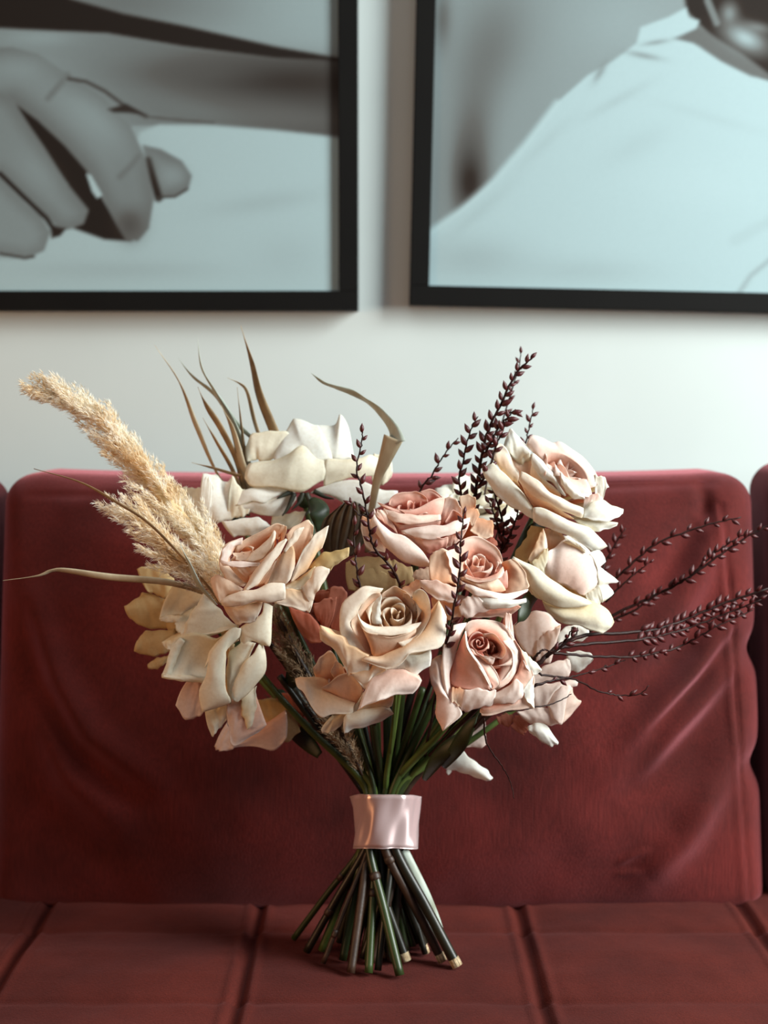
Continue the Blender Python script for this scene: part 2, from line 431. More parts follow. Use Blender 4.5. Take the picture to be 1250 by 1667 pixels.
sbox('seat_core', -.99, .99, -.468, .30, .31, .395, M['velvet_seat'], .02)
sbox('base_frame', -1.10, 1.10, -.46, .46, .14, .31, M['velvet_seat'], .02)
sbox('backrest', -1.08, 1.08, .33, .47, .31, .76, M['velvet'], .04)
for s in (-1, 1): sbox('armrest', *(sorted((s*.995, s*1.14))), -.47, .46, .14, .66, M['velvet'], .045)
for sx in (-1, 1):
    for sy in (-.40, .40):
        tube('leg', np.array([(sx*1.0, sy+.05, .141), (sx*1.03, sy+.05, 0.0)]), lambda t: .024-.010*t, M['wood'], sofa, 12)
# seam stitches: paired topstitch threads along the seams running front to back
def cushion(name, label, x0, x1, zt, seed, creases, front=.135, thick=.13, skew=0.0, sag=.006, mat=None):
    """back cushion, bottom on the seat; leaning: the top stands farther back"""
    rs = random.Random(seed); cx = (x0+x1)/2; hw = (x1-x0)/2; z0 = SEATZ-.020; hh = (zt-z0)/2; cz = (zt+z0)/2
    root = empty(name, (cx, front+thick/2, z0))
    N = 120; NZ = 84; rad = .026
    cr = [(np.array([(P(a, b, front).x, P(a, b, front).z) for a, b in pts]), wd, am) for pts, wd, am in creases]
    pinch = [P(1200, 1056, .18).z, P(1200, 1240, .17).z] if creases else []
    def warp(x, y, z):
        # x,z in -1..1 ; y in -1 (front)..1 (back)
        b_ = (1-abs(x)**3.0)*(1-abs(z)**3.2)
        b2_ = (1-abs(x)**2.8)*(1-abs(z)**2.6)
        Y = y*(thick/2+.056*b2_) if y < 0 else y*thick/2*(.7+.3*b_)
        X = cx+x*hw*(1+.010*(-z)); Z = cz+z*hh
        # the top edge sags between its corners
        if z > 0: Z -= z*sag*(1-abs(x)**3) ; Z -= max(0, abs(x)-.90)*z*.06
        for zp in pinch:
            if x > 0: X -= .009*math.exp(-((Z-zp)/.016)**2)*x**6
        lean = (Z-z0)*.13
        return X, front+thick/2+Y+lean, Z
    def rbox(u, v, w_):     # rounded box: u,v,w in -1..1 -> position before warp
        lim = np.array([hw, thick/2, hh]); p = np.array([u, v, w_])*lim
        inner = np.clip(p, -(lim-rad), lim-rad); d = p-inner; n = np.linalg.norm(d)
        if n > 1e-9: p = inner+d/n*min(n, rad)
        return p/lim
    V, F = [], []
    def disp(X, Z):
        h = 0
        for pts, wd, am in cr:
            d = 1e9; tt = 0
            for k in range(len(pts)-1):
                a, b = pts[k], pts[k+1]; e = b-a
                t = max(0, min(1, ((X-a[0])*e[0]+(Z-a[1])*e[1])/(e@e)))
                q = math.hypot(X-a[0]-e[0]*t, Z-a[1]-e[1]*t)
                if q < d: d = q; tt = (k+t)/(len(pts)-1)
            h += 1.45*am*math.exp(-(d/wd)**2)*math.sin(math.pi*(.12+.88*tt*.95))**.6 if d < 4*wd else 0
        h += .0030*noise.noise(Vector((X*7+seed, Z*9, 1))) + .0014*noise.noise(Vector((X*22, Z*26, seed)))
        return h
    def face(nu, nv, fn, disp_on):
        base = len(V)
        for j in range(nv):
            for i in range(nu):
                u, v, w_ = fn(-1+2*i/(nu-1), -1+2*j/(nv-1))
                p = rbox(u, v, w_); X, Y, Z = warp(*p)
                k = max(0, min(1, -p[1]*1.6))          # 1 at the front face
                edge = min(1, (1-abs(p[0]))*6)*min(1, (1-abs(p[2]))*7)
                h = disp(X, Z)*k*(.35+.65*edge) if disp_on else 0
                V.append((X-cx, Y-h-front-thick/2, Z-z0))
        F.extend(tuple(base+q for q in f) for f in grid_faces(nu, nv))
    face(N*2, NZ*2, lambda a, b: (a, -1, b), True)
    face(N, 20, lambda a, b: (a, b, 1), True)
    face(N, 20, lambda a, b: (a, -b, -1), True)
    face(20, NZ, lambda a, b: (1, a, b), True)
    face(20, NZ, lambda a, b: (-1, -a, b), True)
    face(30, 30, lambda a, b: (-a, 1, b), False)
    cov = new_obj('cover', mesh('cover', V, F), mat or M['velvet'], root)
    mw_ = cov.modifiers.new('weld', 'WELD'); mw_.merge_threshold = .0012
    # welt seam: a narrow cord round the front edge
    for off, rr in ((.80, .0016),):
        path = []
        n = 160
        for k in range(n+1):
            a = 2*math.pi*k/n
            c, s = math.cos(a), math.sin(a)
            q = (abs(c)**14+abs(s)**14)**(-1/14)
            u, w_ = c*q, s*q
            p = rbox(u*.985, -1, w_*.985)
            lim = np.array([hw, thick/2, hh])
            X, Y, Z = warp(u*.975, -off, w_*.972)
            path.append((X-cx, Y-front-thick/2-.0012, Z-z0))
        o = tube('piping', np.array(path), rr, M['piping'], root, 6)
    tag(root, label, 'cushion', 'back cushions of the velvet sofa')
    return root
CR = [
 ([(1215, 1000), (1150, 1075), (1090, 1128), (1010, 1200)], .0120, .0085),
 ([(1215, 1075), (1150, 1140), (1095, 1190), (1040, 1255)], .0100, .0070),
 ([(1205, 1040), (1140, 1110), (1060, 1180)], .0060, -.0050),
 ([(1200, 1130), (1120, 1210), (1000, 1300)], .018, -.0070),
 ([(1225, 1170), (1180, 1260), (1110, 1360), (1050, 1420)], .017, .0090),
 ([(1200, 830), (1170, 900), (1110, 980), (1040, 1040)], .015, .0080),
 ([(1150, 850), (1110, 920), (1050, 980)], .014, -.0050),
 ([(1190, 960), (1120, 1050), (1030, 1120)], .013, -.0060),
 ([(1210, 800), (1180, 830), (1150, 850)], .010, -.004),
 ([(1185, 770), (1165, 800), (1170, 850)], .008, -.006),
 ([(1004, 1395), (1025, 1382), (1048, 1374)], .003, .0018), ([(1000, 1415), (1040, 1410)], .003, .0012),
 ([(900, 1330), (760, 1400), (650, 1420)], .03, .003),
 ([(40, 980), (90, 1100), (150, 1190), (260, 1260)], .015, .0090),
 ([(20, 1020), (60, 1120), (120, 1210), (220, 1290)], .014, -.0060),
 ([(60, 1150), (120, 1260), (200, 1330)], .016, .0080),
 ([(150, 850), (230, 900), (330, 900)], .03, .003),
 ([(20, 1250), (90, 1330), (180, 1400)], .018, -.004),
 ([(100, 830), (160, 800), (300, 810)], .012, .003),
 ([(25, 812), (300, 812), (700, 806), (1000, 800), (1190, 792)], .0035, -.0034),
 ([(1192, 830), (1203, 1000), (1206, 1200), (1222, 1472)], .0022, -.0040), ([(1182, 830), (1193, 1000), (1196, 1200), (1212, 1472)], .0030, .0022),
]
cushion('back_cushion', 'rose velvet back cushion directly behind the bouquet, the widest one in view', -.368, .357, .848, 3, CR)
cushion('back_cushion', 'rose velvet back cushion at the left, only its lit pink edge showing', -.99, -.376, .842, 5, [])
cushion('back_cushion', 'rose velvet back cushion at the right, its side dark with shadow', .368, .99, .856, 9, [])

# ================================================================ ROSES
def petal_free(L, W, a0, a1, curl, cup, roll, r0, e=.16, p=2.2, point=.0, seed=0, ruf=.0012, twist=0, nu=17, nv=21, curl_at=.62):
    rs = random.Random(seed)
    s = np.linspace(0, 1.0, 60)
    th = R(a0)+(R(a1)-R(a0))*smooth01(s/.55)+R(curl)*smooth01((s-curl_at)/(1.02-curl_at))
    ds = L/59
    r = r0+np.concatenate([[0], np.cumsum(np.sin(th[:-1])*ds)]); z = np.concatenate([[0], np.cumsum(np.cos(th[:-1])*ds)])
    us = np.linspace(-1, 1, nu); vs_ = np.linspace(0, 1, nv)
    ph = [rs.uniform(0, 6.28) for _ in range(5)]
    V = []; al = []; ve = []
    top = 1-e*np.abs(us)**p+point*(1-np.abs(us))**2-point*.5+np.array([.02*math.sin(5*u+ph[0])+.012*math.sin(11*u+ph[1]) for u in us])
    top = np.clip(top, .3, 1.0)
    for v in vs_:
        S = v*top                                   # arclength fraction per u
        sh = .22+.78*smooth01(S/.55)**.8; sh = sh*(1-.22*smooth01((S-.62)/.45))
        rol = R(roll)*smooth01((S-.25)/.6); cu = R(cup)*(1-.35*smooth01((S-.6)/.4))
        psi = cu*us-rol*np.sign(us)*smooth01((np.abs(us)-.45)/.55)
        du = 2/(nu-1)
        wv = W*sh
        cosu, sinu = np.cos(psi)*wv, np.sin(psi)*wv
        mid = nu//2
        lat = np.zeros(nu); ris = np.zeros(nu)
        for i in range(mid+1, nu):
            lat[i] = lat[i-1]+du*.5*(cosu[i]+cosu[i-1]); ris[i] = ris[i-1]+du*.5*(sinu[i]+sinu[i-1])
        for i in range(mid-1, -1, -1):
            lat[i] = lat[i+1]-du*.5*(cosu[i]+cosu[i+1]); ris[i] = ris[i+1]-du*.5*(sinu[i]+sinu[i+1])
        for i in range(nu):
            sc = S[i]
            rr = np.interp(sc, s, r); zz = np.interp(sc, s, z); t = np.interp(sc, s, th)
            n = (-math.cos(t), math.sin(t))
            f = ris[i]+ruf*(sc**3)*(math.sin(6*us[i]+ph[2])+.6*math.sin(13*us[i]+ph[3]+4*v))+.0012*math.sin(5*v+ph[4]+2*us[i])
            x, y, q = rr+n[0]*f, lat[i], zz+n[1]*f
            if twist: y += twist*sc*sc*L
            V.append((x, y, q)); al.append(min(1, sc*.85+.25*abs(us[i])**3*sc)); ve.append(us[i]*46+ph[0])
    return V, grid_faces(nu, nv), al, ve
def petal_wrap(rad, H, phi, lip, bulge, spiral, seed=0, close=0.0, e=.10, nu=21, nv=15, point=.0):
    """a petal wrapped round the axis: radius rad, height H, half-angle phi (deg), lip = outward roll of the rim"""
    rs = random.Random(seed); ph = [rs.uniform(0, 6.28) for _ in range(4)]
    us = np.linspace(-1, 1, nu); vs_ = np.linspace(0, 1, nv); V = []; al = []; ve = []
    for v in vs_:
        for u in us:
            top = 1-e*abs(u)**2.4+point*(1-abs(u))**2-point*.4+.02*math.sin(4*u+ph[0])+.01*math.sin(9*u+ph[1])
            s = v*top
            rho = rad*(.30+.70*smooth01(np.array(s/.55))*1.0)*(1+bulge*math.sin(math.pi*min(1, s))) if True else 0
            rho *= 1-close*max(0, s-.45)**1.5
            L = max(0, (s-.78)/.22)
            rho += lip*L*L*(.6+.4*abs(u)); z = H*s-lip*.55*L**3
            rho += spiral*rad*u*.5
            rho += .03*rad*math.sin(3*u+ph[2])*s
            # edges turn slightly out
            rho += lip*.5*smooth01(np.array((abs(u)-.7)/.3))*s
            a = u*R(phi)
            V.append((float(rho*math.cos(a)), float(rho*math.sin(a)), float(z))); al.append(min(1, s*.8+.15*abs(u)**3)); ve.append(u*40)
    return V, grid_faces(nu, nv), al, ve
def rose_frame(axis):
    z = Vector(axis).normalized(); x = Vector((1, 0, 0)); x = x-z*x.dot(z)
    if x.length < .3: x = Vector((0, 0, 1)); x = x-z*x.dot(z)
    x.normalize(); y = z.cross(x)
    return Matrix((x, y, z)).transposed()
BUNCH = []        # (rose base, axis) for the stems
def rose(label, px, py, y, axis, size, mat, outer, core=1.0, seed=0, cup=1.0, group='roses in the bouquet', wraps=None, sepals=False, mats=None, stem=True, spin=0, lip=1.0, offset=None):
    """size: cup radius (m). outer: list of (azimuth, open, length, half-width, curl, roll[, point[, curl_at]]) in units of size"""
    rs = random.Random(seed); c = P(px, py, y)
    rot = rose_frame(axis); H = size*1.25*cup
    base = c-rot.col[2]*H*.85
    root = empty('rose', base); root.rotation_euler = rot.to_euler()
    tag(root, label, 'rose', group)
    m = PM[mat]
    def put(name, data, az, material=None, thick=.0004, tilt=0, lift=0):
        V, F, al, ve = data
        V = np.array(V); ca, sa = math.cos(R(az)), math.sin(R(az))
        X = V[:, 0]*ca-V[:, 1]*sa; Y = V[:, 0]*sa+V[:, 1]*ca
        V = np.stack([X, Y, V[:, 2]+lift], 1)
        o = new_obj(name, mesh(name, V, F, True, {'along': al, 'vein': ve}), material or m, root)
        solid(o, thick); return o
    s = size
    # heart: tightly spiralled petals, then widening wraps
    if wraps is None: wraps = 13
    for i in range(wraps):
        t = i/(max(1, wraps-1))
        rad = s*(.07+.80*t**1.12)*core
        ht = H*(1.0-.16*t**1.6-.02*rs.random())
        put('petal', petal_wrap(rad, ht, 150-82*t+rs.uniform(-8, 8), s*(.03+.20*t)*lip, .10, .30-.12*t, seed*31+i, close=.75*(1-t)**1.2, e=.10+.14*t, point=.06+.06*rs.random()),
            spin+i*137.5+rs.uniform(-12, 12))
    for i, q in enumerate(outer):
        az, op, L, W, cu, ro = q[:6]; pt = q[6] if len(q) > 6 else .04; ca_ = q[7] if len(q) > 7 else .60
        mm = PM[q[8]] if len(q) > 8 else m
        put('petal', petal_free(L*s, W*s, max(10, op*.55), op, cu, 30 if op < 70 else 20, ro, s*.12, seed=seed*17+i, point=pt, curl_at=ca_, ruf=.0012), az, mm, .0005, lift=-s*.02*(i % 3))
    # receptacle + sepals
    V, F = tube_data(np.array([(0, 0, -s*.18), (0, 0, -s*.08), (0, 0, s*.06)]), lambda t: s*(.10+.10*t), 10)
    new_obj('hip', mesh('hip', V, F), M['leaf'], root)
    if sepals:
        for k in range(5):
            d = petal_free(s*.85, s*.12, 60, 118, 60, 20, 0, s*.1, e=.9, p=1.2, seed=seed+k, nu=5, nv=9, ruf=0)
            put('sepal', d, k*72+20, M['leaf'], .0006)
    if stem: BUNCH.append((root, base, rot.col[2].copy(), label))
    return root


def ring(n, a0, op, L, W, cu, ro, seed, jit=10, pt=.05):
    rs = random.Random(seed)
    return [(a0+k*360/n+rs.uniform(-jit, jit), op+rs.uniform(-8, 8), L*rs.uniform(.93, 1.07), W*rs.uniform(.92, 1.08), cu+rs.uniform(-15, 15), ro+rs.uniform(-12, 12), pt) for k in range(n)]
def shaped_rose(label, frame, y0, base, hearts, petals, mat, sepals=False, bud=None, nu=22, nv=15):
    """A rose whose petals are each shaped by hand.  frame = (x, y, scale) of the enlargement the petal outlines were measured in;
    y0 the depth of its middle; base = (px, py, depth) of the receptacle in photo pixels.
    petal = (mat, dA, edge A, dB, edge B, bulge mm, root side); d in mm towards the viewer from y0."""
    ox, oy, k = frame
    b = P(*base); root = empty('rose', b); tag(root, label, 'rose', 'roses in the bouquet')
    rs = random.Random(int(base[0]*7+base[1]))
    cen = P(base[0], base[1], y0)
    for i, q in enumerate(petals):
        mm, dA, A, dB, B_, bul, side = q
        A = spline([(x, y, 0) for x, y in A], nu); B_ = spline([(x, y, 0) for x, y in B_], nu)
        def ser(d):
            return np.full(nu, float(d)) if not isinstance(d, (list, tuple)) else np.interp(np.linspace(0, 1, nu), np.linspace(0, 1, len(d)), d)
        dA, dB = ser(dA), ser(dB)
        ph = [rs.uniform(0, 6.28) for _ in range(6)]
        V = []; al = []; ve = []
        rows = []
        PA = [np.array(P(ox+A[j, 0]/k, oy+A[j, 1]/k, y0-dA[j]/1000)) for j in range(nu)]
        PB = [np.array(P(ox+B_[j, 0]/k, oy+B_[j, 1]/k, y0-dB[j]/1000)) for j in range(nu)]
        def outd(a, b_, c, d):
            v = (a-b_)+(c-d); return v/(np.linalg.norm(v)+1e-9)*np.linalg.norm(a-c)
        o0 = outd(PA[0], PA[2], PB[0], PB[2]); o1 = outd(PA[-1], PA[-3], PB[-1], PB[-3])
        fsz = min(1.0, (np.linalg.norm(PA[0]-PA[-1])+np.linalg.norm(PB[0]-PB[-1]))*.5/.022, np.linalg.norm(PA[nu//2]-PB[nu//2])/.009)
        root_at = PA if side == 'A' else PB
        bb = np.array(b)
        ts = np.linspace(0, 1, nv)
        if side == 'B': ts = ts[::-1]
        if side:
            for e, aa in ((.62, 0), (.34, .16), (.14, .32)):
                row = []
                for j in range(nu):
                    p = root_at[j]*(1-e)+bb*e; p[1] += .004*math.sin(math.pi*e)
                    row.append(p)
                rows.append((row, aa))
        for t in ts:
            row = []
            for j in range(nu):
                u = j/(nu-1)
                p = PA[j]*(1-t)+PB[j]*t
                f = .46*bul*math.sin(math.pi*t)*(.55+.45*math.sin(math.pi*u)**.7) if bul else 0
                fr = t if side != 'B' else 1-t
                f += .45*fr*fr*(math.sin(7*u+ph[0])+.6*math.sin(15*u+ph[1]+3*t))+.25*math.sin(4*t+3*u+ph[2])
                f += .8*noise.noise(Vector((u*2.6+ph[3], t*1.6+ph[4], ph[5])))-.9*abs(noise.noise(Vector((u*5.1+ph[1], t*1.9+ph[2], ph[5]))))
                f *= fsz
                if side: f += fsz* .9*float(smooth01((fr-.86)/.14))
                p = p+np.array((0, -f/1000, 0))
                bow = .05*math.sin(math.pi*t)
                p = p+bow*(o0*(1-u)**4+o1*u**4)
                ab = PB[j]-PA[j]; lab = np.linalg.norm(ab)+1e-9
                p = p+ab/lab*(min(.0007, .06*lab)*(math.sin(9*u+ph[4])+.7*math.sin(21*u+ph[5]))*(2*t-1)*abs(2*t-1))
                row.append(p)
            fr = t if side != 'B' else 1-t
            rows.append((row, .45+.52*fr if side else .75+.2*math.sin(math.pi*t)))
        for row, aa in rows:
            for j in range(nu):
                u = j/(nu-1)
                V.append(row[j]-bb); al.append(min(1, aa+.10*abs(2*u-1)**3)); ve.append(u*40+ph[2])
        o = new_obj('petal', mesh('petal', V, grid_faces(nu, len(rows)), True, {'along': al, 'vein': ve}), PM[mm or mat], root)
        solid(o, .00022)
    # the tight heart: small wrapped petals round their own axis
    for (hx, hy, dd, axis, size, wr, hm) in hearts:
        c = P(ox+hx/k, oy+hy/k, y0-dd/1000); rot = rose_frame(axis); H = size*1.25
        org = c-rot.col[2]*H*.9
        for i in range(wr):
            t = i/max(1, wr-1); rad = size*(.10+.86*t**1.05)
            V, F, al, ve = petal_wrap(rad, H*(1.0-.10*t+.05*math.sin(i*2.4)), 112-46*t+rs.uniform(-14, 14), size*(.05+.18*t), .08, .42-.14*t, rs.randint(0, 9999), close=.6*(1-t)**1.3, e=.30, point=.26)
            V = np.array(V); az = i*137.5+rs.uniform(-14, 14); ca, sa = math.cos(R(az)), math.sin(R(az))
            W_ = np.stack([V[:, 0]*ca-V[:, 1]*sa, V[:, 0]*sa+V[:, 1]*ca, V[:, 2]], 1)
            Mx = np.array(rot)
            W_ = W_@Mx.T+np.array(org-b)
            o = new_obj('petal', mesh('petal', W_, F, True, {'along': np.array(al)*.9+.12, 'vein': ve}), PM[hm or mat], root); solid(o, .00022)
    ax = (cen-b).normalized()
    if (cen-b).length < .01: ax = Vector((0, -1, .3)).normalized()
    V, F = tube_data(np.array([tuple(-ax*.010), tuple(-ax*.002), tuple(ax*.006)]), lambda t: .0035+.0035*t, 10)
    new_obj('hip', mesh('hip', V, F), M['leaf'], root)
    BUNCH.append((root, b, ax, label))
    return root, b
HF = (510, 930, 5.435)
shaped_rose('cream and peach rose at the front centre, its spiral heart facing the camera', HF, -.125, (650, 1062, -.075),
 [(735, 372, 0, (.0, -.80, .60), .0200, 11, 'apricot')], [
 ('peach', -6, [(600, 200), (650, 165), (730, 140), (800, 165), (860, 215), (890, 280)], -14, [(610, 290), (660, 270), (730, 260), (800, 280), (840, 310), (870, 370)], 0, 'B'),
 ('apricot', [-2, 0, 2, 4, 6], [(620, 150), (480, 130), (380, 180), (270, 270), (220, 410), (240, 540), (300, 655)], [-3, 2, 3, 3, 0], [(590, 190), (500, 215), (430, 290), (385, 370), (335, 460), (380, 580), (490, 742)], 5, None),
 ('peach', [0, 2, 2, 0], [(590, 190), (500, 215), (430, 290), (385, 370), (335, 460), (380, 580), (490, 742)], [-10, -12, -12, -4], [(600, 240), (540, 280), (500, 350), (480, 430), (480, 540), (500, 640), (535, 745)], 0, 'B'),
 ('apricot', [-2, 0, 4, 7, 8], [(880, 190), (940, 155), (995, 200), (1035, 270), (1040, 380), (1000, 475), (930, 565), (850, 630)], [-8, -8, -6, -2, 0], [(880, 240), (905, 300), (915, 370), (945, 400), (960, 440), (920, 500), (860, 560), (800, 620)], 2, 'B'),
 ('peach', -6, [(800, 190), (850, 215), (900, 290), (910, 340), (950, 365), (962, 440)], -12, [(790, 260), (820, 290), (850, 350), (870, 400), (900, 430), (930, 450)], 0, 'B'),
 ('apricot', [9, 8, 8, 9, 8, 4], [(385, 352), (430, 440), (520, 478), (700, 488), (850, 478), (958, 448)], [8, 12, 13, 13, 12, 8], [(392, 430), (455, 525), (560, 562), (700, 572), (830, 545), (910, 512)], 2.5, None),
 ('peach', [8, 11, 12, 12, 11, 7], [(392, 430), (455, 525), (560, 562), (700, 572), (830, 545), (910, 512)], [0, 4, 6, 6, 6, 5], [(470, 560), (500, 660), (535, 748), (650, 735), (780, 670), (900, 560)], 3, 'B'),
 ('white', 3, [(598, 205), (545, 270), (513, 360), (520, 460)], 5, [(606, 240), (592, 320), (600, 400), (606, 468)], 3, None),
 ('apricot', [10, 9, 8, 7], [(60, 480), (130, 530), (250, 572), (300, 652), (390, 690), (490, 742)], [6, 5, 3, 5], [(62, 600), (150, 668), (235, 770), (295, 890), (335, 918), (480, 915)], 5, 'A'),
 ('apricot', [6, 7, 9, 10, 9, 8], [(1110, 258), (1050, 400), (1000, 478), (930, 567), (830, 640), (700, 710), (600, 745), (470, 750)], [2, 6, 10, 12, 10, 8], [(1178, 400), (1168, 590), (1110, 692), (980, 705), (860, 720), (790, 800), (655, 872), (425, 790)], 4, 'A'),
 ('white', 8, [(655, 810), (760, 745), (880, 745), (1040, 700)], 1, [(660, 878), (780, 890), (900, 922), (1035, 830)], 4, 'A'),
 ('apricot', 6, [(320, 905), (480, 850), (560, 800), (650, 790)], [2, 4, 6, 8], [(370, 950), (460, 1035), (520, 960), (650, 872)], 2, 'A'),
 ('pale', [4, 6, 8, 8], [(540, 890), (700, 872), (850, 900), (965, 960)], [12, 13, 10, 4], [(400, 1218), (560, 1150), (700, 1100), (875, 1092)], 4, 'A'),
 ], 'apricot')
shaped_rose('small peach rose tucked under the front centre rose, open to the left', HF, -.092, (600, 1110, -.055),
 [(250, 960, -6, (-.4, -.8, .35), .011, 5, 'peach')], [
 ('peach', -6, [(0, 860), (60, 755), (160, 712), (215, 790)], -14, [(30, 950), (110, 1000), (190, 950), (260, 900)], 3, 'B'),
 ('peach', -2, [(150, 890), (190, 805), (255, 835), (290, 930)], -6, [(190, 950), (230, 940), (260, 930), (290, 960)], 2, 'B'),
 ('peach', 4, [(75, 1028), (170, 960), (290, 900), (370, 930), (440, 1050)], -2, [(100, 1065), (200, 1120), (300, 1180), (360, 1200), (410, 1120)], 3, 'B'),
 ('apricot', [0, 2, 4, 6], [(-160, 955), (-60, 935), (20, 1035), (150, 1110), (355, 1195)], [2, 6, 8, 8], [(-148, 1010), (-80, 1090), (38, 1272), (150, 1265), (345, 1262)], 5, 'A'),
 ('cream', 6, [(150, 1290), (200, 1268), (290, 1268)], 2, [(65, 1405), (130, 1435), (240, 1370)], 3, 'A'),
 ('white', [10, 11, 8], [(270, 1300), (310, 1268), (450, 1240), (620, 1225), (708, 1254)], [8, 8, 5], [(272, 1432), (330, 1412), (450, 1380), (600, 1318), (708, 1262)], 6, 'A'),
 ('apricot', 8, [(400, 1220), (520, 1170), (620, 1130), (710, 1105)], 2, [(350, 1262), (480, 1248), (580, 1238), (695, 1190)], 2, 'A'),
 ], 'apricot')
JF = (690, 990, 6.25)
shaped_rose('blush pink rose at the front right with a half-open spiral heart', JF, -.12, (795, 1095, -.075),
 [(560, 350, 6, (-.15, -.85, .5), .0085, 8, 'pink'), (690, 400, -2, (-.05, -.85, .5), .0150, 6, 'blush')], [
 ('blush', [-2, -8, -10, -8, -4, 0, 4], [(415, 240), (430, 150), (520, 108), (700, 130), (830, 190), (930, 320), (978, 450), (960, 620), (880, 745), (735, 828)], [4, 0, -2, -2, -2, 0, 4], [(450, 290), (500, 240), (560, 215), (660, 240), (740, 280), (790, 370), (790, 480), (770, 600), (740, 700), (700, 800)], 5, 'B'),
 ('pale', [0, 1, 4], [(800, 330), (880, 430), (900, 560), (850, 680), (760, 760)], [-3, -2, 2], [(930, 330), (975, 470), (955, 620), (880, 740), (740, 826)], 2, None),
 ('blush', 6, [(600, 265), (700, 252), (780, 330), (832, 430), (800, 512), (730, 500)], -6, [(630, 350), (680, 330), (740, 360), (765, 420), (750, 455), (690, 470)], 1, 'B'),
 ('pink', 9, [(415, 240), (440, 400), (540, 560), (620, 680), (682, 805), (672, 828)], [2, 0, 0, 2, 6], [(410, 262), (345, 400), (290, 540), (266, 660), (278, 780), (420, 822)], 4, 'B'),
 ('white', 10, [(415, 240), (436, 400), (538, 562), (612, 690), (680, 820)], 9.4, [(428, 232), (462, 400), (560, 548), (640, 680), (692, 800)], .6, None),
 ('blush', 5, [(530, 430), (600, 520), (695, 590), (782, 742), (722, 828)], 7, [(440, 400), (540, 555), (620, 675), (680, 795), (688, 826)], 2, 'B'),
 ('pale', 9, [(535, 450), (620, 490), (722, 500)], 8, [(570, 500), (640, 550), (700, 578)], 1, 'B'),
 ('pale', [2, 5, 6, 6, 5], [(310, 170), (285, 260), (215, 325), (180, 450), (175, 600), (200, 780), (240, 900), (280, 952)], [-2, 0, 3, 4, 5], [(425, 150), (355, 350), (310, 520), (270, 650), (265, 780), (280, 900), (283, 940), (288, 955)], 4, None),
 ('pale', [2, 3, 5, 8], [(165, 480), (90, 520), (48, 620), (70, 750), (130, 890), (128, 1090), (185, 1243)], [4, 5, 8, 12], [(178, 560), (185, 700), (225, 860), (285, 955), (345, 1000), (372, 1090), (205, 1245)], 4, 'A'),
 ('peach', 6, [(285, 818), (340, 816), (412, 822)], 9, [(285, 950), (330, 975), (372, 1010)], 2, 'A'),
 ('pale', [10, 11, 11, 10], [(410, 826), (560, 822), (660, 832), (735, 842)], [8, 8, 9, 9], [(368, 1050), (450, 1046), (580, 1012), (695, 985)], 5, None),
 ('pale', [9, 11, 10, 6], [(690, 860), (850, 800), (930, 732), (1000, 760), (1012, 840)], [8, 10, 10, 8], [(692, 986), (800, 975), (900, 965), (980, 935), (1012, 880)], 5, None),
 ('blush', [8, 8, 6, 2], [(580, 1012), (800, 972), (1000, 880), (1080, 760)], [4, 7, 8, 6], [(566, 1062), (625, 1092), (850, 1052), (1122, 1012)], 3, 'A'),
 ('blush', [-2, 0, 0, 2], [(930, 330), (985, 440), (1000, 560), (960, 660), (890, 745)], [-6, -2, 2, 5], [(990, 420), (1060, 520), (1108, 660), (1112, 800), (1010, 860)], 2, 'A'),
 ('white', -2, [(1000, 425), (1050, 475), (1100, 515), (1195, 622)], 0, [(1010, 540), (1050, 610), (1105, 690), (1197, 632)], 2, 'A'),
 ('white', 6, [(1110, 690), (1116, 850), (1122, 1010)], 9, [(1000, 850), (1040, 930), (1118, 1014)], 2, None),
 ('pale', -6, [(830, 60), (880, 50), (895, 130)], -4, [(830, 190), (870, 240), (920, 320)], 1, 'A'),
 ], 'blush')
KF = (570, 780, 4.167)
